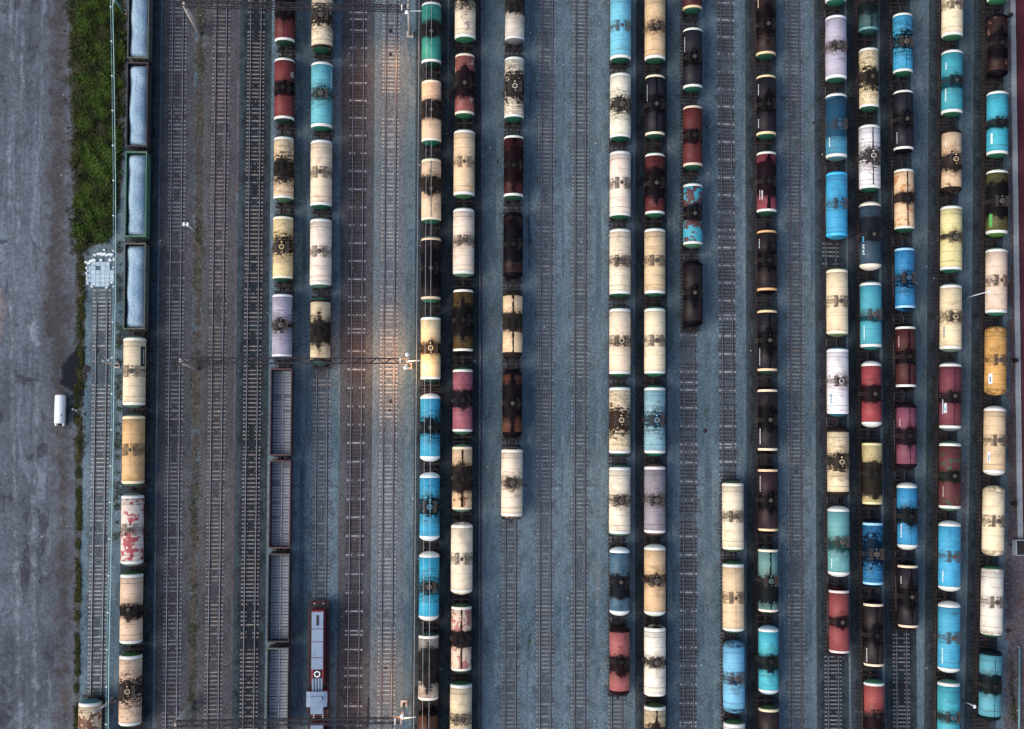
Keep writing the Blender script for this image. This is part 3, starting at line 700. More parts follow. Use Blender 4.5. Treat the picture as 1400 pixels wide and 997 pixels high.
# train: list of (top row, bottom row, type, paint, end band, end cap, stains, what it looks like[, stain colour[, marks]])
TANKS = {
'Z': [(957, 1056, 'b', '#d8c6a4', WH, '#5fa3ae', dict(p=('#5a2e28', .42), g=.3), 'rust-streaked cream')],
'A': [(459, 558, 'b', '#ecdab6', '#f0e8d6', '#7fb5a5', dict(r=.7), 'cream black-panelled', '#2a1a14', (mk_panel(62, 2.2, 2.9, .95, '#1c1a20', 'sign_panel'), lambda r_, t_: decal('lettering', [[(1.1 - i_ * .2, -.12 + .03 * (i_ % 3)), (1.1 - i_ * .2, .1), (.98 - i_ * .2, .16), (.98 - i_ * .2, -.05)] for i_ in range(11)], M['white'], r_, dict(t_, R=t_['R'] + .004), R(64), 2.2))),
      (566, 664, 'b', '#ddb277', '#eed9b0', '#6e9a8a', dict(r=.8, k=.03, g=.2), 'orange-tan', '#2e1a12'),
      (675, 772, 'b', '#d6c8cc', WH, '#9fc2b0', dict(p=('#9c3444', .42), r=.5, g=.3), 'pinkish white red-flaked'),
      (782, 880, 'b', '#dcbfa2', WH, '#4a7a3e', dict(b=(-.4, .75, .5), g=.1), 'peach green-ended'),
      (892, 992, 'b', '#dcbfa2', WH, '#4a7a3e', dict(s=1.5, b=(0, .35, .6)), 'peach black-splashed')],
'B': [(-32, 68, 'a', '#74303a', WH, '#1f4a33', dict(b=(1.2, 1.8, .6), k=.06), 'dark red black-topped'),
      (76, 172, 'a', '#85353f', WH, '#123f38', dict(b=(0, .8, .3)), 'dark red emblem-marked', '#1a0e14', (mk_ring(62, 2.2, .45, '#dcd4d4'),)),
      (183, 280, 'a', '#dfc9a3', WH, '#5e8a68', dict(b=(-.2, 1.1, .7), s=1.6), 'cream black-banded'),
      (290, 390, 'a', '#e4cf98', '#efe6cc', '#17604a', dict(s=1.2, b=(.3, .25, .5)), 'pale yellow black-splashed'),
      (400, 492, 'a', '#a6a2b6', '#dcdae4', '#3f6a70', dict(s=.8, b=(.0, .25, .3)), 'lavender', '#16121e', (mk_dashes(55, 2.9, 4),))],
'C': [(-24, 75, 'b', '#e0d3b6', None, '#17604a', dict(s=1.3, b=(-.1, .2, .3)), 'cream black-splashed'),
      (82, 182, 'b', '#58aecb', WH, '#2e8a72', dict(r=.9, s=.8), 'light blue white-ended', '#12323e', (mk_panel(66, 2.4, 2.4, .16, '#d6e8ee'),)),
      (187, 290, 'b', '#e8d4b8', WH, '#177060', dict(r=.9), 'clean cream green-ended', '#3a2018'),
      (295, 397, 'b', '#e8d9c8', WH, '#6fa08a', dict(r=.7), 'pale pinkish cream', '#3a2a20'),
      (405, 501, 'a', '#e0cfa8', None, '#3f8a76', dict(b=(-.2, 1.5, .9), g=.2), 'cream black-smeared')],
'D': [(-2, 97, 'a', '#258c7e', WH, '#0f4a3a', dict(b=(.5, .9, .7)), 'sea green', '#241820'),
      (103, 205, 'a', '#e6c5a0', '#e8dcc8', '#178066', dict(b=(.2, 1.1, .35)), 'peach black-girdled'),
      (212, 310, 'a', '#e6c7a2', '#ead9be', '#2e7a5a', dict(b=(.7, 1.0, .6), k=.10), 'peach black-streaked'),
      (320, 417, 'a', '#372a34', '#e0c0a0', '#4e9a76', dict(b=(0, 2.2, 1.4)), 'near-black cream-ringed'),
      (430, 524, 'a', '#ebd6a0', '#f4f0e6', '#12604e', dict(b=(.0, .7, .6), r=.5), 'pale yellow brown-splashed', '#251712'),
      (538, 631, 'a', '#1c9fd6', '#d8e4e8', '#d8e4e8', dict(b=(0, .75, .7), s=1.2), 'bright blue black-banded'),
      (645, 740, 'a', '#1ca0d8', '#d8e4e8', '#d8e4e8', dict(s=1.25), 'bright blue black-spattered'),
      (752, 850, 'a', '#0fa0d4', WH, WH, dict(s=1.0, b=(0, .15, .3)), 'bright blue lightly stained'),
      (863, 960, 'a', '#b4aeb0', '#e8e4da', '#1e5a44', dict(b=(.2, 2.0, 1.2), g=.3), 'grey black-smeared'),
      (968, 1066, 'a', '#5f3c2a', None, None, dict(k=.15, g=.5, b=(0, .8, .8)), 'rusty brown')],
'E': [(-40, 63, 'b', '#ded3b8', WH, '#3e9068', dict(b=(1.3, .6, .8), p=('#8a6a7a', .3), r=.8), 'dirty cream'),
      (69, 166, 'a', '#97565a', '#e2d6c0', '#2e7a52', dict(b=(0, 1.6, .9), p=('#d8c8a8', .3)), 'red-brown black-bellied'),
      (174, 275, 'b', '#e4c8a0', WH, '#4e8e5e', dict(r=.55), 'clean peach-cream', '#3a2a1c'),
      (280, 383, 'b', '#e8d5c2', WH, '#7fb090', dict(r=.85, s=.4), 'pale cream brown-stained', '#2a1c16'),
      (391, 487, 'a', '#70582a', '#e8e4d6', None, dict(b=(0, 1.8, 1.3), g=.4), 'olive brown'),
      (501, 595, 'a', '#a05870', WH, '#4e8a66', dict(b=(.3, 1.0, .7), p=('#3a5a8a', .12)), 'pinkish red black-banded', '#101420'),
      (606, 701, 'a', '#ddbe94', '#e8d6b8', '#6fa090', dict(b=(0, 1.5, .7), k=.17, p=('#8a5a40', .35)), 'rusty tan black-crossed'),
      (713, 813, 'b', '#e6d9be', '#eee6d4', None, dict(r=.9), 'clean ivory', '#2a2018'),
      (822, 922, 'a', '#b0736a', '#e8e0d4', '#3e6e4e', dict(b=(0, .9, .25), k=.16, p=('#dcc8b0', .5)), 'flaking red black-crossed'),
      (931, 1031, 'b', '#e2d0aa', WH, '#3f7a4e', dict(r=1., s=.5), 'cream cut off below')],
'F': [(-33, 65, 'a', '#c2bcc0', '#d2ced0', '#9a969c', dict(b=(.9, 1.2, .8), g=.2), 'pale grey black-stained'),
      (73, 171, 'a', '#e0dac4', WH, '#167058', dict(s=2.0, x=.5), 'off-white black-splashed'),
      (181, 277, 'a', '#5c2430', WH, '#1e6048', dict(b=(.2, 2.2, 1.6), g=.2), 'dark maroon white-ringed', '#1a0e14'),
      (287, 385, 'a', '#3c2630', None, None, dict(b=(.3, 2.2, 1.5), g=.2), 'near-black maroon'),
      (395, 493, 'a', '#e8cba0', None, None, dict(b=(.3, 1.1, .6), k=.16, g=.15), 'peach black-crossed'),
      (504, 600, 'a', '#71422f', None, None, dict(b=(.3, 2.0, 1.1), k=.3, g=.3), 'rusty brown black-topped'),
      (611, 709, 'b', '#ead9c2', '#f0e6d4', None, dict(s=.7, r=.4), 'clean cream', '#2a1c16')],
'G': [(-12, 92, 'b', '#62b8e2', WH, '#1e6e56', dict(r=.8), 'sky blue', '#1f4a5e'),
      (96, 197, 'b', '#e6e4d0', WH, '#1e7056', dict(s=1.15), 'ivory black-spattered', '#1c1410'),
      (204, 302, 'b', '#eadccb', WH, '#2e7a56', dict(r=1.), 'pinkish cream', '#2a1c16'),
      (310, 408, 'b', '#e8dac0', WH, '#2e7050', dict(r=1., s=.5), 'cream brown-hatched', '#241814'),
      (419, 516, 'b', '#ebd8bc', WH, '#2e8060', dict(r=1., s=.4, y=-.3), 'warm cream', '#2a1a14'),
      (527, 623, 'b', '#e6d6b4', WH, '#2e7a66', dict(s=1.7, x=-.9, y=-.1), 'cream side-splashed', '#2a1618'),
      (636, 732, 'b', '#eadfc8', WH, '#5e9a7a', dict(r=1., s=.6, y=.1), 'ivory brown-hatched', '#241612'),
      (746, 843, 'a', '#466a8c', '#dde8e8', '#dde8e8', dict(b=(-.6, 1.4, .9)), 'slate blue black-stained', '#15171f'),
      (853, 953, 'a', '#a65a64', None, None, dict(b=(-.5, 1.0, .7)), 'pinkish red black-banded')],
'H': [(-10, 91, 'b', '#d6b88c', WH, '#2e7050', dict(r=.7, s=.7), 'tan black-marked', '#1e1612'),
      (96, 196, 'a', '#25222e', '#ead9be', '#1e5a42', dict(k=.15, b=(0, 1., .8)), 'black cream-ringed', '#131119', (mk_dashes(-62, 3.2, 9, '#9aa2ac'),)),
      (206, 300, 'a', '#742e36', WH, '#2e7a56', dict(b=(.1, 1.7, .8), p=('#a06050', .2)), 'dark red black-banded'),
      (309, 408, 'b', '#d6be96', WH, '#2e7a5e', dict(r=1., g=.6), 'dirty tan', '#3a2a1c'),
      (417, 517, 'b', '#eadbb8', WH, '#2ea070', dict(r=1.), 'clean cream', '#3a2418'),
      (526, 624, 'b', '#82b0cc', WH, '#2ea080', dict(s=1.15), 'pale blue', '#1e3e50'),
      (633, 733, 'b', '#918b95', '#e6dcdc', '#9a7070', dict(r=1., s=.6, g=.2), 'mauve grey', '#1c1820'),
      (743, 843, 'b', '#d8b68a', WH, '#cbd8cc', dict(b=(.2, .5, .9), r=.8), 'tan black-stained', '#1a1412'),
      (853, 954, 'b', '#eae6d6', '#f0ece0', None, dict(b=(.0, .45, .6), r=.6), 'off-white', '#18141a'),
      (962, 1060, 'b', '#dcc6a0', WH, '#4e7038', dict(b=(-.6, 2.2, 1.4), k=.15), 'cream black-blotched')],
'I': [(-75, 25, 'a', '#5a2832', '#d8be96', '#1e6a4e', dict(b=(1, 2.4, 1.)), 'dark maroon'),
      (32, 132, 'a', '#25242f', WH, '#1e7058', dict(b=(-.2, .8, .5)), 'black white-ringed', '#0e0d13', (mk_dashes(-66, 3.3, 8, '#b8c0c8'),)),
      (138, 238, 'a', '#6e2c34', '#d8c4b0', '#1e6a48', dict(b=(-.1, .8, .4)), 'dark red', '#1c1016'),
      (246, 343, 'a', '#2a9cc0', WH, '#5ea080', dict(p=('#5a2a28', .5), b=(.2, .9, .5)), 'rusted turquoise'),
      (352, 452, 'a', '#2b2028', None, None, dict(b=(-.2, .8, 1.), g=.2), 'all black')],
'J': [(655, 756, 'b', '#e8dcbe', '#eee6d0', '#5e8e5e', dict(r=.9, s=.3), 'cream hatch-stained', '#2a2018'),
      (766, 866, 'b', '#ddc29a', WH, '#4e8e62', dict(r=.9, k=.03), 'tan white-ended', '#2a1a16'),
      (875, 975, 'b', '#66b2e6', None, None, dict(r=1., y=-.4, s=.6), 'sky blue', '#103a60'),
      (984, 1084, 'b', '#e2e2dc', WH, '#4e8848', dict(s=1.), 'white cut off below')],
'K': [(-15, 90, 'a', '#3a2829', '#d8be96', '#1e5e42', dict(b=(.4, 1.6, 1.2), g=.3), 'dark brown', '#141014', (mk_panel(-64, 3.6, 1.6, .12, '#d8c8b0'),)),
      (96, 196, 'a', '#231e28', '#e8cda0', '#1e6a4a', dict(b=(0, 1., 1.)), 'black cream-ringed', '#100e14', (mk_dashes(-66, 3.3, 6, '#c8ccd0'), mk_dashes(-66, -2.2, 5, '#c8ccd0'))),
      (203, 298, 'a', '#8f3e54', WH, '#1e5a46', dict(b=(.4, 2.0, .9), k=.28), 'rose red black-smeared', '#15101a', (mk_panel(-58, -2.1, 1.5, .08, '#d8d4dc', 'mark'), mk_panel(-42, -2.1, 1.4, .25, '#a89ca6', 'mark'))),
      (310, 405, 'a', '#2c2128', '#d8a878', None, dict(b=(0, 1.2, 1.)), 'black orange-ringed', '#121017', (mk_dashes(-64, 3.3, 5, '#b8c8d0'),)),
      (419, 514, 'a', '#24222d', '#e8c8a0', '#1e5a46', dict(k=.12, b=(0, 1.2, 1.)), 'black tan-ringed', '#0e0d13', (mk_panel(-64, -2.5, 2.6, .1, '#c8ccd0', 'mark'),)),
      (527, 622, 'a', '#2c2530', '#e8d6b8', None, dict(b=(.2, 1.4, 1.)), 'black pale-ringed', '#100e14', (mk_panel(-64, -2.5, 2.4, .14, '#c8d0d4', 'mark'),)),
      (636, 731, 'a', '#3d2836', '#e8c8a0', None, dict(b=(-.2, 1., .9), g=.15), 'purplish black', '#131018', (mk_dashes(-64, 3.6, 8, '#c0b8c0'),)),
      (744, 842, 'a', '#628f8c', '#eadcc8', None, dict(b=(-1.3, 1.5, .6), k=.14), 'grey-green black-bellied'),
      (852, 952, 'a', '#35b0d0', WH, '#9cb8c8', dict(b=(-.3, .9, .6), p=('#4a3030', .22)), 'turquoise black-banded'),
      (962, 1060, 'a', '#3c2d36', '#e0d0b0', '#3f5e38', dict(g=.2, b=(0, 1., 1.)), 'dark brown cut off below')],
'L': [(-88, 12, 'b', '#e4dcc0', WH, '#2e8a70', dict(r=.6), 'cream cut off above'),
      (17, 118, 'b', '#aca8bc', '#eaeaf2', '#2e7a5c', dict(r=1., s=.6), 'lavender grey', '#1a1a22'),
      (123, 225, 'b', '#3088b6', WH, '#6aa0a8', dict(b=(1.2, 2.2, .3)), 'steel blue two-toned', '#28506e', (mk_dashes(-58, -2.0, 5),)),
      (230, 332, 'b', '#1e9ada', '#3fb6e6', None, dict(r=.5, s=.4), 'bright sky blue', '#0e4468'),
      (364, 463, 'b', '#e4d2ae', '#eee2c8', '#8fb080', dict(r=.9), 'cream hatch-stained', '#2e2018'),
      (474, 570, 'b', '#e4e0e4', '#f2eef0', '#3fa2b8', dict(s=.55, r=.5), 'white logo-marked', '#1a1210', (mk_panel(-56, -3.0, 2.2, .46, '#b8ccd8'), lambda r_, t_: decal('lettering', word('OPTT', .34), flat('#24466a'), r_, dict(t_, R=t_['R'] + .006), R(-56), -2.0))),
      (584, 679, 'b', '#e4d2ac', None, None, dict(b=(.1, .8, .8), s=1.2, p=('#2a1c1c', .1)), 'cream black-banded'),
      (690, 790, 'b', '#5e9ea2', WH, WH, dict(b=(-.5, .6, .5), r=.7, g=.2), 'grey-teal', '#22484c', (mk_dashes(-58, -2.6, 5),)),
      (800, 898, 'a', '#8e3f49', '#d8ccc8', None, dict(b=(0, .6, .4)), 'dull red', '#1c1014')],
'M': [(-45, 54, 'a', '#41686e', '#5e8e8e', '#2e5a5a', dict(b=(.6, 2., 1.), k=.12), 'dark teal', '#152024'),
      (60, 158, 'a', '#dccea6', WH, '#2e7056', dict(b=(-.1, .8, .7), s=1.5), 'cream black-banded'),
      (166, 267, 'b', '#dcdce0', WH, '#1e7056', dict(s=1.1, k=.12, g=.2), 'white grey-streaked', '#2c2a32'),
      (273, 373, 'b', '#35526f', '#e4dcc8', '#e4dcc8', dict(b=(.9, 1.4, .3)), 'dark slate blue', '#22262f', (mk_word('RFAT', -60, -1.5, .42, '#c4d2dc'), mk_panel(-60, -.7, .9, .34, '#2a7ca0'))),
      (381, 482, 'b', '#3aa0b4', WH, '#3aa0a0', dict(r=.9, b=(-.6, .35, .2)), 'teal-blue', '#1a4a56', (mk_panel(-58, -2.8, 2.2, .14, '#c8dce0', 'mark'),)),
      (491, 587, 'a', '#9a3c4a', WH, WH, dict(b=(.0, 1.0, .5), s=1.), 'crimson black-banded', '#1c141c'),
      (600, 695, 'a', '#cdbe86', '#e0d2a2', None, dict(b=(-.7, 2.0, .8)), 'khaki cream black-smeared'),
      (707, 806, 'a', '#1478bc', '#9fd0e8', None, dict(s=2.0, y=.4), 'deep blue dark-splashed', '#0b1c32'),
      (818, 916, 'a', '#352c32', '#e8d4bc', None, dict(b=(0, 1., 1.), k=.1), 'brownish black', '#131016', (mk_dashes(-62, -2.0, 7, '#c0c4c8'),)),
      (927, 1024, 'a', '#9e474c', WH, '#5fa880', dict(b=(-1.7, 1.5, .7)), 'brick red black-smeared')],
'N': [(-96, 5, 'a', '#e0d8c0', WH, '#3e8a60', dict(r=.5), 'pale tank end'),
      (12, 111, 'a', '#2398d2', WH, '#1e7050', dict(s=1.3, k=.05, y=.2), 'bright blue black-splashed', '#0d1622'),
      (117, 216, 'a', '#282834', WH, None, dict(b=(.0, 1., 1.), k=.08), 'black white-ringed', '#121119', (mk_dashes(-62, -2.0, 6, '#a8b0b8'),)),
      (225, 323, 'a', '#ddbe98', WH, '#1e6a50', dict(b=(.2, .6, .5), k=.12, p=('#b8804e', .4)), 'striped tan', '#1e1018'),
      (333, 430, 'a', '#0e7cc0', '#9cc8e4', None, dict(s=1., k=.04, y=-.3), 'royal blue', '#0b1e3a'),
      (441, 536, 'a', '#582a31', WH, None, dict(b=(-.1, .8, .5), k=.14), 'dark maroon white-ringed', '#170f16', (mk_dashes(-62, 3.2, 6, '#b8a8a8'),)),
      (548, 644, 'a', '#814462', None, None, dict(b=(-.1, 1.0, .5), k=.08, g=.3), 'mauve', '#1a1420', (mk_panel(-60, 2.0, 1.1, .1, '#c8b8c4', 'mark'),)),
      (658, 753, 'a', '#1e8aca', WH, WH, dict(b=(0, 1.0, .5), k=.04), 'blue black-banded', '#0f1018', (mk_dashes(-58, -1.2, 7),)),
      (766, 863, 'a', '#2e2832', '#e8d0b4', None, dict(b=(0, 1.2, 1.), k=.12), 'black tan-ringed', '#131016', (mk_dashes(-62, 3.0, 4, '#c0b8b0'),))],
'O': [(-40, 60, 'b', '#e6dab8', WH, '#3e8e62', dict(r=1.), 'cream brown-hatched', '#2a2018'),
      (64, 165, 'b', '#2b96b4', WH, '#2e7a5a', dict(b=(-.2, .7, .3), r=.6), 'teal-blue numbered', '#164456', (mk_dashes(-56, 3.0, 4), mk_dashes(-58, -1.2, 7))),
      (172, 270, 'a', '#d2b894', None, None, dict(b=(-.4, 1.0, .7), p=('#3a2a24', .22), g=.2), 'ochre black-banded', '#161018', (mk_panel(-60, 2.6, 1.0, .2, '#d8d4d0', 'mark'),)),
      (279, 375, 'b', '#dcd494', WH, '#2e8068', dict(b=(.2, .45, .6), g=.1), 'lime-yellow black-marked', '#2a2418'),
      (385, 484, 'b', '#e6d6ae', WH, '#9cb8a0', dict(r=1., s=.6), 'cream brown-stained', '#241a16', (mk_panel(-60, -2.4, 1.8, .2, '#5a6a80', 'mark'),)),
      (493, 591, 'b', '#823c54', WH, '#9cacb8', dict(b=(-.3, .6, .3), k=.07, r=.6), 'plum red', '#1c1624', (mk_panel(-50, -1.9, 1.5, .5, '#b4c0d0'), mk_panel(-50, -2.0, .5, .3, '#5ea0a4', 'mark'), mk_panel(-66, -1.7, 2.3, .16, '#b8c4d4', 'mark'))),
      (601, 700, 'b', '#6d333f', WH, '#5fa880', dict(p=('#3a4a3c', .34), b=(-.2, .6, .4), r=.6), 'dark maroon weathered', '#14241e', (mk_panel(-60, -2.4, 1.6, .12, '#b0a090', 'mark'),)),
      (710, 810, 'b', '#2aa2de', WH, WH, dict(r=.8), 'bright sky blue', '#0e3e5e', (mk_dashes(-58, -2.2, 6),)),
      (822, 919, 'b', '#2fa0d4', WH, WH, dict(r=.8), 'medium sky blue', '#143e54', (mk_dashes(-58, -1.6, 8),)),
      (928, 1028, 'b', '#2ca4c4', WH, '#5fb0a0', dict(b=(-.1, .4, .4), r=.8), 'turquoise cut off below', '#1c3a40')],
'P': [(-88, 10, 'b', '#e4dac4', WH, '#3e9a6a', dict(r=.5), 'cream cut off above'),
      (15, 112, 'a', '#3c262a', None, None, dict(p=('#9a7468', .3), b=(-.4, 1.6, 1.)), 'dark brown'),
      (119, 222, 'b', '#22a2c8', WH, '#2e8a6a', dict(b=(-.2, .55, .25)), 'cyan black-banded', '#101c26', (mk_panel(-56, -2.6, 1.7, .3, '#cfe2e8'),)),
      (229, 327, 'b', '#6b6a3c', WH, '#6fb050', dict(b=(.4, 2.0, .9), g=.3), 'olive', '#12141a', (mk_panel(-60, -3.0, 2.0, .6, '#4a9a4e', 'mark'),)),
      (336, 435, 'b', '#dcc6b2', WH, '#4ea08c', dict(r=1., g=.1), 'pinkish tan', '#3a241c'),
      (444, 543, 'b', '#d2a254', None, None, dict(r=1., g=.6), 'ochre yellow', '#2e1c12', (mk_panel(-52, -2.9, 1.6, .62, '#ccd8e4'), mk_panel(-52, -3.0, .9, .26, '#5a7aa0', 'mark'))),
      (553, 652, 'b', '#d6be98', WH, WH, dict(r=.9, p=('#8a5a48', .16), g=.3), 'tan brown-spotted', '#2e1e16', (mk_panel(-54, -2.6, 1.5, .4, '#d6dce4'), mk_panel(-54, -2.7, .9, .18, '#50709a', 'mark'))),
      (662, 762, 'b', '#e8dab6', None, None, dict(r=1., g=.15), 'plain cream', '#2e1a14'),
      (772, 872, 'b', '#dcd6da', None, '#3e9a62', dict(r=.7, g=.1), 'off-white', '#342c2c'),
      (887, 985, 'b', '#4e9eb0', None, None, dict(b=(.2, 1.1, .5), k=.06), 'grey-blue black-banded', '#0e0f16')],
}
TORD = {k: i for i, k in enumerate('ABCDEFGHIJKLMNOP')}
def train_words(k):
    i = TORD[k]
    if i == 0: return 'the leftmost train'
    if i == 15: return 'the rightmost train'
    return (ORD[i] + ' train from left') if i < 8 else (ORD[15 - i] + ' train from right')
for k, rows in TANKS.items():
    for i, r_ in enumerate(rows):
        y0, y1, typ, base, band, cap, sd, look = r_[:8]
        stain = r_[8] if len(r_) > 8 else '#131119'; marks = r_[9] if len(r_) > 9 else ()
        n = i + (4 if k == 'A' else 0)
        if k == 'Z': label = 'rust-streaked cream tank wagon alone at the foot of the short siding'
        else: label = '%s tank wagon, %s from top in %s' % (look, ORD[n], train_words(k))
        tank_wagon(k, i, y0, y1, typ, base, band, cap, sd, stain, look, label, marks, i)

# ------------------------------------------------------------------ open wagons
def gondola(k, y0, y1, outer, inner, label, loaded, seed):
    yc = ty((y0 + y1) / 2, k, 2.6); x = tx(k, yc)
    root = empty('open_wagon', (x, yc, RT), trz(k, yc))
    tag(root, label, 'open wagon', 'open wagons in the yard')
    hl, hw, zf, zt = 6.35, 1.5, 1.35, 3.25
    for s in (-1, 1):
        mb = MB().box(s * hw - .035, s * hw + .035, -hl, hl, zf - .1, zt)
        mb.box(s * hw - .06, s * hw + .06, -hl, hl, zt + .002, zt + .12); mb.box(s * hw - .1, s * hw + .1, -hl, hl, zf - .25, zf - .102)
        for i in range(8):
            yy = -hl + .45 + i * (2 * hl - .9) / 7
            xo = s * (hw + .037)
            mb.box(min(xo, xo + s * .1), max(xo, xo + s * .1), yy - .08, yy + .08, zf - .095, zt)
        obj('side_wall', mb, M[outer], root)
        mb = MB().box(-hw + .04, hw - .04, s * hl - .04, s * hl + .04, zf - .1, zt - .002)
        mb.box(-hw - .08, hw + .08, s * (hl + .01) - .1, s * (hl + .01) + .1, zt + .004, zt + .125)
        for q in (-.9, 0, .9): mb.box(q - .06, q + .06, min(s * (hl + .041), s * (hl + .14)), max(s * (hl + .041), s * (hl + .14)), zf, zt - .01)
        obj('end_wall', mb, M[outer], root)
        b = inst('bogie', ME['bogie'], M['bogie'], root, (0, 4.33 * s, 0))
        for q in (-1, 1): inst('wheelset', ME['wheelset'], M['bogie'], b, (0, .925 * q, 0))
        inst('coupler', ME['coupler'], M['bogie'], root, (0, 6.68 * s, 0), 0 if s > 0 else math.pi)
    mb = MB().box(-.25, .25, -6.6, 6.6, .95, 1.18)
    for q in (-6.5, -4.33, 0, 4.33, 6.5): mb.box(-1.4, 1.4, q - .12, q + .12, .97, 1.2)
    obj('underframe', mb, M['black'], root)
    mb = MB().box(-hw + .04, hw - .04, -hl + .05, hl - .05, 1.2, zf - .06)
    obj('floor', mb, M['gond'], root)
    if not loaded:
        mb = MB().box(-.13, .13, -hl + .05, hl - .05, zf - .06, zf + .09); obj('centre_beam', mb, M['hatchfloor'], root)
        rnd = random.Random(seed)
        for s in (-1, 1):
            for i in range(7):
                a = -hl + .1 + i * (2 * hl - .2) / 7; b_ = a + (2 * hl - .2) / 7 - .06
                x0, x1 = (.16, hw - .07) if s > 0 else (-hw + .07, -.16)
                mb = MB().box(x0, x1, a, b_, zf - .058, zf - .02); nb = len(mb.f)
                n = 4
                for j in range(n):
                    if rnd.random() < .08: continue
                    yy = a + (b_ - a) * (j + .5) / n; mb.box(x0 + .04, x1 - .04, yy - .15, yy + .15, zf - .019, zf + .04)
                f = obj('floor_flap', mb, M['flapdark'], root); f.data.materials.append(M['hatchfloor'])
                f.data.polygons.foreach_set('material_index', [0] * nb + [1] * (len(mb.f) - nb))
                f.location.z = rnd.choice([0, 0, .01, .02, -.004])
    else:
        nx, ny = 20, 84; mb = MB(); rnd = random.Random(seed); ph = rnd.uniform(0, 9)
        xw, yl = hw - .13, hl - .25
        for j in range(ny + 1):
            v = -1 + 2 * j / ny
            e = (1 - abs(v) ** 14)
            hump = .22 * math.sin(v * 5.5 + ph) + .12 * math.sin(v * 11 + ph * 2)
            lean = .16 + .10 * math.sin(v * 4 + ph * 1.3)
            for i in range(nx + 1):
                u = -1 + 2 * i / nx
                wv = xw * (1.0 + .06 * math.sin(v * 6 + ph)) * (1 - .25 * max(0, abs(v) - .9) / .1 * .6)
                px_ = u * wv + lean * .35
                hgt = (1.0 - abs(u) ** 2.6) * .95 + hump * (1 - u * u)
                z = zf + 1.2 + hgt * e * 1.0 + rnd.gauss(0, .02)
                mb.v.append((max(-xw, min(xw, px_)), v * yl, z))
        for j in range(ny):
            for i in range(nx):
                q = j * (nx + 1) + i; mb.f.append((q, q + 1, q + nx + 2, q + nx + 1)); mb.sm.append(True)
        ld = obj('gravel_load', mb, M['load']); ld.location = root.location; ld.rotation_euler = root.rotation_euler
        tag(ld, 'pale crushed stone heaped in the %s' % label.split(',')[0].replace('loaded ', '') + ', leftmost train, ' + ORD[seed - 1] + ' from top', 'gravel', 'stone loads in the open wagons')
    return root
gondola('A', -32, 84, 'gond_grey', None, 'dull grey open wagon, topmost of the leftmost train', True, 1)
gondola('A', 88, 203, 'gond', None, 'brown open wagon, second from top in the leftmost train', True, 2)
gondola('A', 209, 326, 'gond_green', None, 'green-sided open wagon, third from top in the leftmost train', True, 3)
gondola('A', 334, 451, 'gond_grey', None, 'grey-brown open wagon, just above the tank wagons of the leftmost train', True, 4)
gondola('B', 505, 622, 'gond_red', None, 'empty red-brown open wagon just below the lavender tank wagon', False, 11)
gondola('B', 630, 748, 'gond_red', None, 'empty red-brown open wagon, second of the four empty ones from top', False, 12)
gondola('B', 757, 875, 'gond', None, 'empty dark brown open wagon, third of the four empty ones from top', False, 13)
gondola('B', 886, 1004, 'gond_grey', None, 'empty grey-brown open wagon, lowest of the four empty ones', False, 14)

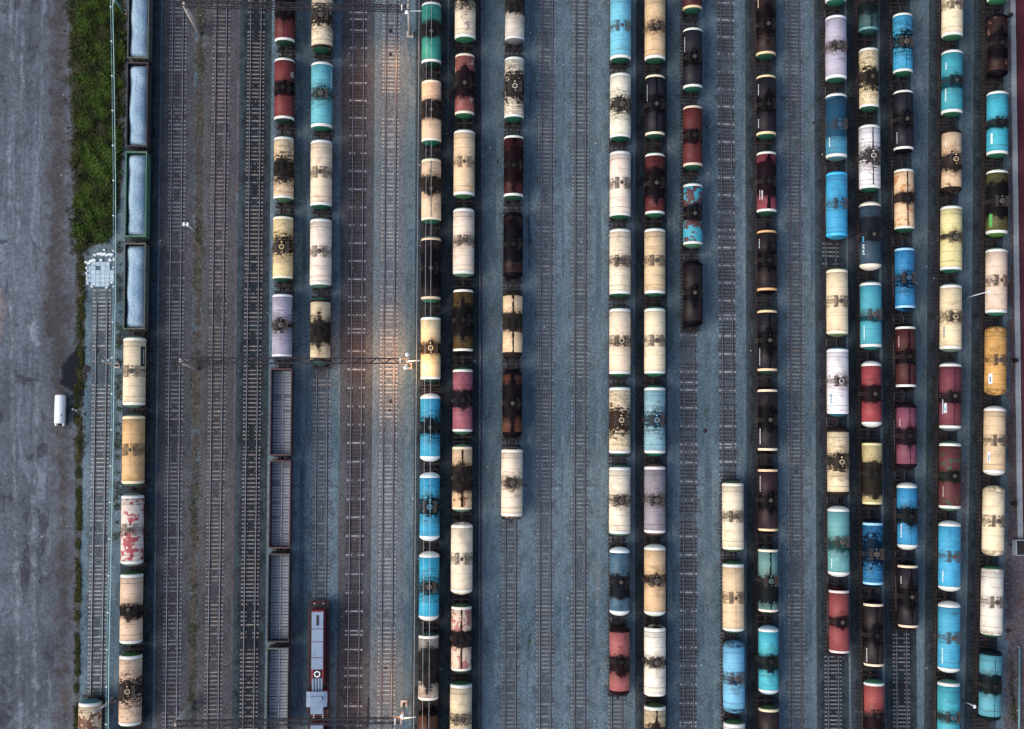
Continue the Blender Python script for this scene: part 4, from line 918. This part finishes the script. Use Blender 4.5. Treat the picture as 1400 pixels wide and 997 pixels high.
# ------------------------------------------------------------------ shunting locomotives
def loco(k, y_center_row, rz_add, label):
    yc = ty(y_center_row, k, 2.6); root = empty('locomotive', (tx(k, yc), yc, RT), trz(k, yc) + rz_add)
    tag(root, label, 'locomotive', 'shunting locomotives')
    # +y is the long hood end
    mb = MB().box(-1.5, 1.5, -8.0, 8.0, 1.1, 1.55)
    for s in (-1, 1): mb.box(-1.35, 1.35, s * 8.12 - .11, s * 8.12 + .11, .55, 1.5); mb.box(-1.45, -.75, s * 8.3 - .06, s * 8.3 + .06, .35, .75); mb.box(.75, 1.45, s * 8.3 - .06, s * 8.3 + .06, .35, .75)
    obj('underframe', mb, M['black'], root)
    obj('buffer_beam', MB().box(-1.4, 1.4, 8.24, 8.3, .8, 1.45), M['red'], root); obj('buffer_beam', MB().box(-1.4, 1.4, -8.3, -8.24, .8, 1.45), M['red'], root)
    mb = MB().taper(-.95, .95, -3.4, 7.4, 1.55, 3.75, .08); obj('hood', mb, M['red'], root)
    mb = MB()
    for i, (a, b) in enumerate(((4.75, 7.2), (2.9, 4.70), (.6, 2.85), (-1.15, .55))):
        f = obj('roof_panel', MB().taper(-.86, .86, a, b, 3.752, 3.86 + .02 * (i % 2), .05), M['loco'], root)
    obj('grille', MB().box(-.16, .16, 5.2, 6.7, 3.87, 3.93), M['black'], root)
    # cooling fan
    obj('fan_plate', MB().taper(-.62, .62, -1.15 - 1.2, -1.2, 3.752, 3.9, .03), M['black'], root)
    f = obj('fan_ring', MB().lathe([(3.9, .46), (4.0, .46), (4.0, .30), (3.92, .30)], 24, 'z', (0, -1.78, 0), False), M['white'], root)
    obj('fan_hub', MB().lathe([(3.9, .14), (4.02, .14), (4.02, .005)], 12, 'z', (0.02, -1.82, 0), False), M['black'], f)
    for xx in (-.62, -.2, .22, .64): obj('roof_louvre', MB().box(xx - .14, xx + .14, -4.3, -2.42, 3.752, 3.9), M['loco'], root)
    obj('roof_well', MB().box(-.8, .8, -4.3, -2.41, 3.70, 3.751), M['black'], root)
    # cab
    mb = MB().taper(-1.42, 1.42, -6.3, -4.3, 1.55, 4.25, .05); cab = obj('cab', mb, M['red'], root)
    for s in (-1, 1):
        for yy in (-5.75, -4.95): obj('window', MB().box(s * 1.405 - .03, s * 1.405 + .03, yy - .28, yy + .28, 3.0, 3.8), M['glass'], cab)
    mb = MB()
    xs = [(-1.5, 4.27), (-1.0, 4.42), (0, 4.48), (1.0, 4.42), (1.5, 4.27)]
    for (a, za), (b, zb) in zip(xs, xs[1:]): mb.quad([(a, -6.4, za), (b, -6.4, zb), (b, -4.2, zb), (a, -4.2, za)]); mb.quad([(a, -6.4, za - .06), (a, -4.2, za - .06), (b, -4.2, zb - .06), (b, -6.4, zb - .06)])
    for yy in (-6.4, -4.2):
        mb.quad([(x_, yy, z_) for x_, z_ in xs] + [(x_, yy, z_ - .06) for x_, z_ in reversed(xs)])
    cr = obj('cab_roof', mb, M['loco'], root); obj('vent', MB().taper(-.85, .85, -5.55, -4.85, 4.4, 4.62, .06), M['loco'], cr)
    mb = MB().taper(-.95, .95, -7.55, -6.31, 1.55, 3.6, .08); obj('short_hood', mb, M['red'], root)
    mb = MB().taper(-.95, .95, -7.6, -6.42, 3.61, 3.72, .1); obj('roof_panel', mb, M['loco'], root)
    for s in (-1, 1):
        mb = MB()
        for yy in (-7.8, -6.6, -4, -1.5, 1, 3.5, 6, 7.8): mb.bar((s * 1.42, yy, 1.55), (s * 1.42, yy, 2.5), .02, 5)
        mb.bar((s * 1.42, -7.8, 2.5), (s * 1.42, -6.5, 2.5), .02, 5); mb.bar((s * 1.42, -4.2, 2.5), (s * 1.42, 7.8, 2.5), .02, 5)
        obj('handrail', mb, M['red'], root)
        for q in (-1, 1): obj('headlight', MB().lathe([(0, .01), (0, .13), (.12, .15), (.12, .01)], 12, 'y', (s * .65, (8.05 if q > 0 else -8.2), 1.75), False), M['glass'], root)
        b = inst('bogie', ME['bogie'], M['bogie'], root, (0, 4.3 * s, 0), sc=(1, 1.6, 1))
        for q in (-1, 0, 1): inst('wheelset', ME['wheelset'], M['bogie'], b, (0, 1.15 * q, 0))
        inst('coupler', ME['coupler'], M['bogie'], root, (0, 8.3 * s, 0), 0 if s > 0 else math.pi)
    return root
loco('C', 902, 0, 'red shunting locomotive with pale blue-grey roof below the cream tank wagons')
loco('C', 1059, math.pi, 'red locomotive nose cut off by the lower edge behind the shunter')

# ------------------------------------------------------------------ buffer pad, white tank, stones
pc = at(137.5, 375, 0); pad = empty('concrete_pad', (pc.x, pc.y, 0)); tag(pad, 'pale blue-white concrete pad at the end of the siding', 'concrete pad')
rnd = random.Random(3)
oct_ = [(-2.0, -.95), (-1.2, -1.75), (1.0, -1.8), (1.85, -1.1), (2.0, .9), (1.4, 1.7), (-1.0, 1.7), (-2.0, .9)]
def inside(x, y):
    c = False
    for i in range(8):
        (x1, y1), (x2, y2) = oct_[i], oct_[(i + 1) % 8]
        if (y1 > y) != (y2 > y) and x < (x2 - x1) * (y - y1) / (y2 - y1) + x1: c = not c
    return c
for i in range(6):
    for j in range(6):
        x0 = -2.1 + i * .7; y0 = -1.9 + j * .63
        if inside(x0 + .35, y0 + .31):
            if (i, j) in ((5, 4), (2, 4)): continue
            h_ = .16 + rnd.uniform(-.02, .02)
            obj('slab', MB().taper(x0 + .01, x0 + .69, y0 + .01, y0 + .62, 0, h_, .015), M['pad'], pad)
obj('base', MB().quad([(x * 1.0, y * 1.0, .06) for x, y in oct_]), M['bed_grey'], pad)
for (bx, by, w_, l_) in ((118, 359, .45, .35), (121.5, 360, .6, .5), (126, 357, .8, .45), (129.5, 356, .5, .4), (138.5, 356, .45, .42), (151, 356, .5, .42), (156, 355, .35, .5), (130, 349, .4, .35), (137, 347.5, 1.0, .4), (142, 348, .8, .42), (148, 348.5, .9, .35), (153, 349, .6, .4), (143, 342, .35, .3), (119, 367, .3, .4), (119, 374, .3, .4), (119.5, 381, .3, .35), (120.5, 388, .35, .3), (155.5, 366, .28, .4), (155.5, 378, .28, .35), (153, 387, .4, .3), (126, 392, .4, .3), (146, 393.5, .45, .28)):
    p_ = at(bx, by, 0); s_ = empty('stub', p_) if False else None
    o = obj('concrete_block', MB().taper(-w_ / 2, w_ / 2, -l_ / 2, l_ / 2, 0, .38 * rnd.uniform(.6, 1.1), .04), M['block'], None, (p_.x, p_.y, 0)); o.rotation_euler.z = rnd.uniform(-.4, .4)
    tag(o, 'small white concrete block laid round the pale concrete pad', 'block', 'white blocks round the concrete pad')

wt = at(82.5, 560, .9); root = empty('storage_tank', (wt.x, wt.y, 0), R(-.5)); tag(root, 'white cylindrical storage tank lying on the dirt beside the verge', 'tank')
Rw = .78
obj('shell', MB().lathe([(-2.05, .005), (-2.05, Rw), (-2.0, Rw), (0, Rw), (1.95, Rw), (2.12, Rw * .9), (2.2, Rw * .6), (2.24, .005)], 32, 'y', (0, 0, Rw + .25)), M['white'], root)
for s in (-1, 1):
    obj('leg', MB().box(s * .55 - .07, s * .55 + .07, -2.45, -2.06, .1, 1.2), M['white'], root)
    obj('skid', MB().box(s * .6 - .08, s * .6 + .08, -2.2, 2.1, .01, .3), M['steel'], root)
obj('filler', MB().lathe([(0, .11), (.14, .11), (.14, .005)], 10, 'z', (.45, -.85, Rw * 1.82 + .2), False), M['black'], root)
obj('valve', MB().lathe([(0, .08), (.12, .08), (.12, .005)], 10, 'z', (-.5, -1.3, Rw * 1.76 + .2), False), M['steel'], root)
obj('valve', MB().lathe([(0, .07), (.1, .07), (.1, .005)], 10, 'z', (.5, .9, Rw * 1.76 + .2), False), M['steel'], root)
for (bx, by, w_, lab) in ((100, 560, .45, 'pale round stone beside the white storage tank'), (104, 561.5, .25, 'smaller pale stone beside the white storage tank'), (119, 100, .35, 'single pale stone among the tall green grass')):
    p_ = at(bx, by, 0); mb = MB().lathe([(-.05, .3), (.1, .5), (.25, .42), (.36, .2), (.38, .01)], 9, 'z', (0, 0, 0), False)
    o = obj('stone', mb, M['block'], None, (p_.x, p_.y, 0)); o.scale = (w_ * 1.2, w_, w_); tag(o, lab, 'stone')

# ------------------------------------------------------------------ gantries, masts, lamps, wires
def gantry(base_l, top_l, base_r, top_r, name_lab, zt, lit, row):
    a = at(*top_l, zt); b = at(*top_r, zt); al = at(*base_l, 0)
    root = empty('gantry', (al.x, al.y, 0)); o = Vector((al.x, al.y, 0))
    tag(root, name_lab, 'gantry', 'gantries over the tracks')
    a.x = (a.x + 3 * al.x) / 4; a.y = (a.y + al.y) / 2; b.y = a.y
    fx = Vector((b.x, b.y, 0))
    # A-shaped concrete mast
    for s in (-1, 1):
        f0 = Vector((a.x + .1, a.y + s * .5, 0)) - o; t0 = Vector((a.x, a.y + s * .2, zt)) - o
        obj('mast', MB().bar(f0, t0, .27, 10, .17), M['conc'], root)
    mb = MB().bar(fx - o, Vector((fx.x, fx.y, zt + 1.6)) - o, .24, 10, .15); obj('mast', mb, M['conc'], root)
    obj('footing', MB().box(fx.x - o.x - .5, fx.x - o.x + .5, fx.y - o.y - .5, fx.y - o.y + .5, 0, .3), M['conc'], root)
    # lattice beam
    mb = MB(); hwid, hh = .36, .45
    for sy in (-hwid, hwid):
        for sz in (0, hh * 2): mb.bar((a.x - o.x - .4, a.y - o.y + sy, zt - hh + sz), (b.x - o.x + .3, b.y - o.y + sy, zt - hh + sz), .085, 4)
    obj('beam', mb, M['truss'], root)
    mb = MB(); n = 30
    for i in range(n):
        x0 = a.x - o.x + (b.x - a.x) * i / n; x1 = a.x - o.x + (b.x - a.x) * (i + 1) / n; yb_ = a.y - o.y
        s = 1 if i % 2 else -1
        mb.bar((x0, yb_ - hwid * s, zt + hh), (x1, yb_ + hwid * s, zt + hh), .05, 4); mb.bar((x0, yb_ - hwid * s, zt - hh), (x1, yb_ + hwid * s, zt - hh), .03, 4)
        for sy in (-hwid, hwid): mb.bar((x0, yb_ + sy, zt - hh * s), (x1, yb_ + sy, zt + hh * s), .03, 4)
    obj('bracing', mb, M['truss'], root)
    # bracket with insulator on the far side, white insulator on the beam
    br = obj('bracket', MB().bar(Vector((fx.x, fx.y, zt - 1.0)) - o, Vector((fx.x + 1.9, fx.y + .15, zt - 1.2)) - o, .07, 6), M['white'], root)
    obj('insulator', MB().lathe([(-.3, .05), (-.25, .12), (-.1, .06), (0, .12), (.1, .06), (.25, .12), (.3, .05)], 10, 'x', tuple(Vector((fx.x + .5, fx.y + .04, zt - 1.03)) - o), False), M['white'], br)
    obj('insulator', MB().bar(Vector((fx.x - .9, fx.y - .45, zt + .55)) - o, Vector((fx.x - .9, fx.y + .45, zt + .55)) - o, .08, 6), M['white'], root)
    # floodlights
    for j, (dx, dy) in enumerate(((-.15, -1.0), (.1, .75))):
        on = lit[j]
        p_ = Vector((fx.x + dx, fx.y + dy, zt + 1.3)) - o
        ar = obj('lamp_arm', MB().bar(Vector((fx.x, fx.y, zt + 1.4)) - o, p_ + Vector((0, 0, .1)), .04, 6), M['steel'], root)
        hd = obj('lamp_head', MB().lathe([(-.22, .005), (-.22, .16), (.05, .34), (.05, .005)], 12, 'z', (0, 0, 0), False), M['steel'] if not on else M['white'], root, p_)
        hd.rotation_euler = (R(150) if dy < 0 else R(-150), R(-18), 0)
        ln = obj('lens', MB().lathe([(.055, .30), (.09, .22), (.10, .005)], 12, 'z', (0, 0, 0)), M['orange'] if on else M['glass'], hd)
        if on:
            ld = bpy.data.lights.new('flood', 'SPOT'); ld.energy = on; ld.color = (1.0, .50, .20); ld.spot_size = R(98 if row == 0 else 80); ld.spot_blend = 1.0; ld.shadow_soft_size = .18
            lo = bpy.data.objects.new('flood', ld); col.objects.link(lo); lo.location = p_ + o + Vector((-.1, dy * .25, -.25))
            tgt = Vector((fx.x - 2.2, fx.y + (dy * 1.5 if row == 0 else dy * 9.0), 0)); lo.rotation_euler = (tgt - lo.location).to_track_quat('-Z', 'Y').to_euler()
    return root, fx
gantry((268, 502), (247, 491), (560, 502), (556, 496), 'lattice gantry across the middle of the picture with a lit floodlight', 11.0, (4200, 4200), 0)
gantry((272, 45), (251, 3), (562, 46), (558, 6), 'lattice gantry along the upper edge with a lit floodlight', 11.0, (5500, 0), 1)
gantry((262, 966), (240, 990), (551, 970), (549, 995), 'lattice gantry along the lower edge of the picture', 11.0, (0, 2500), 0)

def wire(name, pts, z, r, mat, label, nodes=0, cat='wire'):
    P = [at(x, y, z) for x, y in pts]; root = empty(name, (P[0].x, P[0].y, 0)) if nodes else None
    o = P[0].copy(); o.z = 0
    mb = MB()
    # smooth polyline
    for a, b in zip(P, P[1:]): mb.bar((a - o) if nodes else a, (b - o) if nodes else b, r, 6, caps=False)
    if not nodes:
        return tag(obj(name, mb, mat), label, cat)
    tag(root, label, cat); obj('contact_wire', mb, mat, root)
    mb2 = MB()
    for a, b in zip(P, P[1:]): mb2.bar(a - o + Vector((0, 0, 1.2)), b - o + Vector((0, 0, 1.2)), r * .5, 5, caps=False)
    obj('carrier_wire', mb2, mat, root)
    L_ = sum((b - a).length for a, b in zip(P, P[1:])); s = 3.0
    while s < L_:
        d = s
        for a, b in zip(P, P[1:]):
            l_ = (b - a).length
            if d <= l_:
                p_ = a + (b - a) * (d / l_) - o
                mb3 = MB().bar(p_, p_ + Vector((0, 0, 1.2)), .03, 5); mb3.box(p_.x - .12, p_.x + .12, p_.y - .07, p_.y + .07, p_.z + 1.15, p_.z + 1.27)
                obj('dropper', mb3, M['white'], root); break
            d -= l_
        s += 5.2
wire('overhead_line', [(153, -60), (154, 0), (156, 100), (158, 250), (158, 400), (156, 500), (155, 600), (153, 700), (151, 800), (149, 900), (148, 997), (147, 1060)], 6.2, .055, M['wire'], 'pale teal overhead line running down between the siding and the leftmost train', 1, 'overhead line')
wire('overhead_wire', [(573.5, -60), (572.5, 100), (570, 400), (567, 800), (565, 1060)], 6.5, .02, M['wire2'], 'thin grey wire just beside the fourth train, over bare gravel')
wire('overhead_wire', [(583, -60), (582.5, 250), (579.5, 700), (577, 1060)], 6.5, .016, M['wire2'], 'thin grey wire along the near edge of the fourth train')
wire('overhead_wire', [(590, -60), (589.5, 250), (588, 700), (586, 1060)], 7.5, .018, M['wire2'], 'thin grey wire over the middle of the fourth train')

def mast(base, top, z, mat, label, arm=None, twin=False):
    b = at(*base, 0); t = at(*top, z); t.x = b.x + (t.x - b.x) * .35; t.y = b.y + (t.y - b.y) * .35
    root = empty('mast', b); tag(root, label, 'mast')
    obj('pole', MB().bar((0, 0, 0), t - b, .20, 10, .13), mat, root); obj('footing', MB().box(-.4, .4, -.4, .4, 0, .15), M['conc'], root)
    if twin: obj('pole', MB().bar((.35, .35, 0), t - b + Vector((0, .1, -.3)), .18, 10, .12), mat, root)
    if arm:
        e = at(*arm, 6.8) - b; h = Vector((t.x - b.x, t.y - b.y, 6.9)); obj('arm', MB().bar(h, e, .05, 6), M['wire2'], root); obj('stay', MB().bar(h + Vector((0, 0, 1.2)), e, .03, 5), M['wire2'], root)
        obj('insulator', MB().bar(h * .8 + e * .2, h * .65 + e * .35, .1, 8), M['white'], root)
mast((170, 17), (155, 0), 9.5, M['teal'], 'teal steel mast in the grass near the upper edge', (154.5, 8))
mast((160, 500), (145, 493), 8.5, M['conc'], 'slim grey mast beside the cream black-panelled tank wagon', (156, 487))
mast((155, 957), (125, 972), 9.5, M['conc'], 'twin grey concrete mast leaning over the lone siding tank wagon', (148.5, 962), True)

def post(base, z, mat, label, heads, cat='lamp post'):
    b = at(*base, 0); root = empty('lamp_post', b); tag(root, label, cat)
    obj('pole', MB().bar((0, 0, 0), (0, 0, z), .10, 8, .06), mat, root)
    for (dx, dy) in heads:
        ar = obj('arm', MB().bar((0, 0, z - .1), (dx, dy, z), .035, 6), mat, root)
        obj('lamp_head', MB().taper(dx - .2, dx + .2, dy - .28, dy + .28, z - .1, z + .12, .06), M['white'], root)
post((268, 318), 6.0, M['white'], 'white twin-headed lamp post on the weedy strip', [(0, .1), (-.55, .15)])
post((1315, 409), 8.6, M['glass'], 'pale lamp post standing between the two trains furthest right', [(.4, 0)])
post((1316, 958), 3.4, M['glass'], 'short pale signal post near the lower right corner', [(.35, -.2)], 'signal post')

# spare rails and bars lying on the gravel
def lying_rail(pts, label, r=.07, mat='rail'):
    P = [at(x, y, 0) for x, y in pts]; mb = MB()
    for a, b in zip(P, P[1:]):
        n_ = Vector((-(b - a).y, (b - a).x, 0)).normalized() * r
        q = len(mb.v)
        mb.v += [tuple(a - n_ + Vector((0, 0, .005))), tuple(a + n_ + Vector((0, 0, .005))), tuple(b + n_ + Vector((0, 0, .005))), tuple(b - n_ + Vector((0, 0, .005))), tuple(a - n_ * .6 + Vector((0, 0, .17))), tuple(a + n_ * .6 + Vector((0, 0, .17))), tuple(b + n_ * .6 + Vector((0, 0, .17))), tuple(b - n_ * .6 + Vector((0, 0, .17)))]
        for f in ((0, 1, 2, 3), (4, 7, 6, 5), (0, 4, 5, 1), (1, 5, 6, 2), (2, 6, 7, 3), (3, 7, 4, 0)): mb.f.append(tuple(q + i for i in f)); mb.sm.append(False)
    tag(obj('spare_rail', mb, M[mat]), label, 'rail')
lying_rail([(652, -60), (653, 250), (653.5, 480), (653.5, 700), (654.5, 1060)], 'long spare rail lying against the fifth train')
lying_rail([(656.5, -60), (657, 250), (658.5, 480), (657.5, 700), (658, 1060)], 'outer long spare rail lying beside the fifth train', .08)
lying_rail([(504, 954), (502, 994)], 'short black steel bar lying between two bare tracks near the lower edge', .14, 'black')

# ------------------------------------------------------------------ building at the right edge
ev = [(-60, 1380.5), (0, 1381), (120, 1382), (250, 1383.5), (400, 1386), (500, 1388), (600, 1390), (736, 1391.5)]
bl = at(interp(ev, 736), 736, .1); tl = at(interp(ev, -60), -60, .1)
ang = math.atan2(tl.x - bl.x, tl.y - bl.y); Lb = (tl - bl).length
pv = empty('pavement', (bl.x, bl.y, 0), -ang); tag(pv, kind='structure')
n = int(Lb / 2.0)
pmm = MB().taper(0, .86, .012, 1.988, 0, .12, .01).mesh('slab'); pmm.materials.append(None)
for i in range(n): inst('slab', pmm, M['kerbgrey'], pv, (random.gauss(0, .012), i * 2.0, random.gauss(0, .008)))
root = empty('shed', (bl.x, bl.y, 0), -ang); tag(root, 'tall maroon sheet-metal shed along the right edge behind a pale pavement', 'shed')
zr = 6.5
obj('wall', MB().box(.98, 13, .1, Lb - .05, 0, zr - .02), M['maroon'], root)
obj('roof', MB().quad([(.7, 0, zr), (7, 0, zr + 1.4), (7, Lb, zr + 1.4), (.7, Lb, zr)]).quad([(7, 0, zr + 1.4), (13.3, 0, zr), (13.3, Lb, zr), (7, Lb, zr + 1.4)]), M['maroon'], root)
pm = MB().box(0, .05, .03, 1.17, 0, zr - .05).box(-.04, .05, 1.172, 1.22, 0, zr - .05)
pme = pm.mesh('wall_panel'); pme.materials.append(None)
n = int(Lb / 1.22)
for i in range(n): inst('wall_panel', pme, M['maroon'], root, (.92, i * 1.22 + .1, .004))
obj('canopy', MB().box(-.1, .9, 1.6, 2.6, 2.3, 2.42), M['kerbgrey'], root)
for (bx, by, lab) in ((1381, 21, 'dark barrel standing on the shed pavement near the upper edge'), (1388.5, 493, 'dark barrel standing on the shed pavement halfway down'), (1387, 689, 'dark barrel standing beside the pavement near the shed canopy')):
    p_ = at(bx, by, .6)
    o = empty('barrel', (p_.x, p_.y, .12)); tag(o, lab, 'barrel', 'barrels along the shed')
    obj('drum', MB().lathe([(0, .005), (0, .31), (.3, .31), (.31, .33), (.33, .31), (.6, .31), (.61, .33), (.63, .31), (.92, .31), (.92, .28)], 16, 'z'), M['black'], o); obj('lid', MB().lathe([(.92, .28), (.89, .27), (.89, .005)], 16, 'z'), M['bogie'], o)
p_ = at(1398, 749, 1.2); root = empty('cellar_hatch', (p_.x, p_.y, 0)); tag(root, 'black flat-roofed hatch box with a pale rim below the shed', 'hatch box')
obj('box', MB().box(-.9, 2.2, -1.1, 1.1, 0, 1.15), M['black'], root); obj('rim', MB().box(-1.05, -.9, -1.2, 1.2, 0, 1.22).box(-.898, 2.3, -1.22, -1.1, 0, 1.2).box(-.898, 2.3, 1.1, 1.22, 0, 1.2), M['kerbgrey'], root)
p0, p1 = at(1394, 885, .6), at(1393, 1060, .6)
rt = empty('pipe', (p0.x, p0.y, 0)); tag(rt, 'pale greenish pipe on low supports at the lower right corner', 'pipe')
obj('tube', MB().bar((0, 0, .6), (p1.x - p0.x, p1.y - p0.y, .6), .16, 10), M['teal'], rt)
for i in range(5):
    q = (p1 - p0) * (i / 4); obj('support', MB().box(q.x - .1, q.x + .1, q.y - .1, q.y + .1, 0, .46), M['conc'], rt)

# ------------------------------------------------------------------ grass and weeds
def leaf_mat(name, a, b, c):
    m, nt, p = new_mat(name); tc = nt.new('ShaderNodeTexCoord').outputs['Object']
    n1 = nt.noise(tc, .35, 4, .6); n2 = nt.noise(tc, 2.2, 3, .6)
    x = nt.mix(nt.step(n1, .38, .62), lin(a), lin(b)); x = nt.mix(nt.math('MULTIPLY', nt.step(n2, .5, .7), .7), x, lin(c))
    nt.put(p.inputs['Base Color'], x); p.inputs['Roughness'].default_value = .7; p.inputs['Specular IOR Level'].default_value = .2
    return m
LEAF = leaf_mat('grass_blades', '#1c2611', '#3d561c', '#58592c'); LEAF2 = leaf_mat('dry_weeds', '#343c20', '#4c5228', '#625e34')
def tufts(name, centers, hmin, hmax, blades, mat, label, spread=.18, wid=.05):
    V = []; F = []
    for (x, y, sc) in centers:
        for b in range(blades):
            a = random.uniform(0, 2 * math.pi); h = random.uniform(hmin, hmax) * sc; ln = random.uniform(.25, .8) * h
            bx, by = x + random.gauss(0, spread * .5), y + random.gauss(0, spread * .5)
            dx, dy = math.cos(a), math.sin(a); px_, py_ = -dy * wid * sc, dx * wid * sc
            k = len(V)
            V += [(bx - px_, by - py_, 0.0), (bx + px_, by + py_, 0.0), (bx + dx * ln * .45 + px_ * 1.1, by + dy * ln * .45 + py_ * 1.1, h * .75), (bx + dx * ln * .45 - px_ * 1.1, by + dy * ln * .45 - py_ * 1.1, h * .75), (bx + dx * ln, by + dy * ln, h * random.uniform(.8, 1.0))]
            F += [(k, k + 1, k + 2, k + 3), (k + 3, k + 2, k + 4)]
    me = bpy.data.meshes.new(name); me.from_pydata(V, [], F); me.update(); me.materials.append(mat)
    o = bpy.data.objects.new(name, me); col.objects.link(o); tag(o, label, 'grass' if 'grass' in name else 'weeds', kind='stuff'); return o
def nz(x, y): return math.sin(x * .9 + 1.3) * math.sin(y * .41 + .7) + .6 * math.sin(x * 2.1 + y * 1.3) + .5 * math.sin(y * 1.7 - x * .8)
C = []
gl = [(-70, 97), (0, 101), (60, 104), (90, 106), (160, 106), (250, 106), (300, 102), (330, 108)]; gr = [(-70, 174), (0, 173), (200, 168), (300, 158), (330, 150)]
for _ in range(21000):
    y = random.uniform(-70, 332); a, b = interp(gl, y), interp(gr, y); x = random.uniform(a, b)
    p_ = at(x, y, 0); v = nz(p_.x, p_.y)
    if x > 160 and random.random() < .55: continue
    if v < -.35 and random.random() < .6: continue
    if random.random() > min(1, (x - a + 4 * nz(p_.x * .7 + 3, p_.y * .9)) / 18) or (b - x < 6 and random.random() < .5): continue
    C.append((p_.x, p_.y, max(.4, 1.0 + .35 * v) * (1.2 if 60 < y < 120 or y > 200 else .8)))
for _ in range(2600):
    y = random.uniform(-70, 345); a, b = interp(gl, y), interp(gr, y); x = a - abs(random.gauss(0, 7)) if random.random() < .7 else b + abs(random.gauss(0, 2))
    p_ = at(x, y, 0)
    if nz(p_.x * 2, p_.y * 1.5) > .1: C.append((p_.x, p_.y, random.uniform(.25, .6)))
tufts('grass', C, .25, .75, 4, LEAF, 'tall green grass growing in the strip beside the dirt road', .22, .045)
C = []
for _ in range(3600):
    y = random.uniform(-70, 350); x = interp(gl, y) + random.gauss(4, 7); p_ = at(x, y, 0)
    if nz(p_.x * 1.3, p_.y * 1.1 + 4) > -.1: C.append((p_.x, p_.y, random.uniform(.4, 1.1)))
for _ in range(5200):
    y = random.uniform(320, 1060); c0 = interp([(320, 112), (480, 110), (560, 106), (640, 108), (800, 107), (1060, 104)], y)
    wdt = 5.5 if y < 520 else (8 if 520 < y < 620 else 3.4)
    x = random.gauss(c0, wdt * .55); p_ = at(x, y, 0)
    if nz(p_.x * 1.7, p_.y * 1.4) < -.2: continue
    C.append((p_.x, p_.y, random.uniform(.4, 1.0)))
for _ in range(1500):
    y = random.uniform(330, 740); x = random.gauss(interp([(330, 162), (500, 163), (740, 158)], y), 3.2); p_ = at(x, y, 0)
    if nz(p_.x, p_.y * 2) < .0: continue
    C.append((p_.x, p_.y, random.uniform(.3, .8)))
tufts('verge_weeds', C, .15, .45, 4, LEAF2, 'yellow-green weeds growing along the edge of the dirt road', .2, .05)
C = []
for _ in range(5200):
    y = random.uniform(-60, 1060); x = random.gauss(interp([(0, 276), (500, 270), (1000, 262)], y), 5.5); p_ = at(x, y, 0)
    wgt = max(math.exp(-((y - q) / r_) ** 2) for q, r_ in ((60, 60), (330, 40), (515, 22), (695, 45), (850, 60), (960, 40)))
    if random.random() > wgt * .8 or nz(p_.x * .8, p_.y * .55 + 2) < -.1: continue
    C.append((p_.x, p_.y, random.uniform(.25, .8)))
tufts('soil_weeds', C, .1, .35, 4, LEAF2, 'low weeds on the brown soil strip between two bare tracks', .2, .05)
C = []
for (x0, y0, rx, ry, n) in ((722, 300, 4, 26, 90), (731, 120, 2, 30, 40), (726, 330, 6, 8, 60), (727, 540, 3, 10, 30), (724, 880, 4, 30, 120), (729, 765, 4, 6, 40), (965, 170, 5, 14, 60), (965, 565, 6, 10, 25), (1105, 618, 2, 4, 18), (474, 972, 3, 5, 10), (475, 722, 3, 5, 20), (1258, 40, 3, 15, 20), (1325, 135, 6, 4, 20), (1384, 940, 3, 40, 220), (1387, 975, 3, 18, 120)):
    for _ in range(n):
        p_ = at(random.gauss(x0, rx * .6), random.gauss(y0, ry * .6), 0); C.append((p_.x, p_.y, random.uniform(.3, .8)))
tufts('yard_weeds', C, .1, .3, 4, LEAF, 'scattered small green weeds growing through the yard gravel', .22, .05)

mb = MB()
for _ in range(260):
    x, y = random.uniform(0, 1400), random.uniform(0, 997)
    if random.random() < .4: x = random.uniform(400, 840)
    p_ = at(x, y, 0); q = random.uniform(.03, .10); mb.taper(p_.x - q, p_.x + q, p_.y - q * .7, p_.y + q * .7, .0, .14, q * .2)
tag(obj('litter', mb, M['block']), 'tiny pale scraps of litter strewn over the yard gravel', 'litter', kind='stuff')
# dark lumps and pale litter lying about
def lump(n, seed):
    rr = random.Random(seed); mb = MB().lathe([(0, .5), (.12, .55), (.25, .4), (.32, .01)], 9, 'z', (0, 0, 0), False)
    mb.v = [(x * rr.uniform(.6, 1.2), y * rr.uniform(.6, 1.2), z * rr.uniform(.8, 1.1)) for x, y, z in mb.v]; return mb.mesh('lump')
lm = [lump(9, i) for i in range(3)]
for m_ in lm: m_.materials.append(None)
for i, (x, y, s) in enumerate(((534, 43, .6), (534, 74, .5), (534, 75, .4), (534, 549, .5), (533, 561, .4), (526, 510, .3), (548, 574, .45), (527, 913, .4), (964, 589, .6), (810, 208, .45), (681, 222, .4), (681, 922, .5), (793, 528, .55), (744, 201, .4), (742, 994, .4), (470, 953, .6), (1112, 168, .4), (1072, 687, .35), (1021, 372, .35), (1100, 715, .35), (1378, 862, .7), (1382, 745, .4), (134, 480, .7), (137, 488, .6), (118, 505, 1.2), (116, 515, 1.0))):
    p_ = at(x, y, 0); o = bpy.data.objects.new('dark_lump', lm[i % 3]); col.objects.link(o); o.location = (p_.x, p_.y, .10 if 500 < x < 540 else 0); o.scale = (s, s * 1.2, s * .6); o.rotation_euler.z = i
    o.material_slots[0].link = 'OBJECT'; o.material_slots[0].material = M['black']
    tag(o, 'small dark oily lump lying on the track bed or gravel', 'lump', 'dark lumps scattered on the ground')
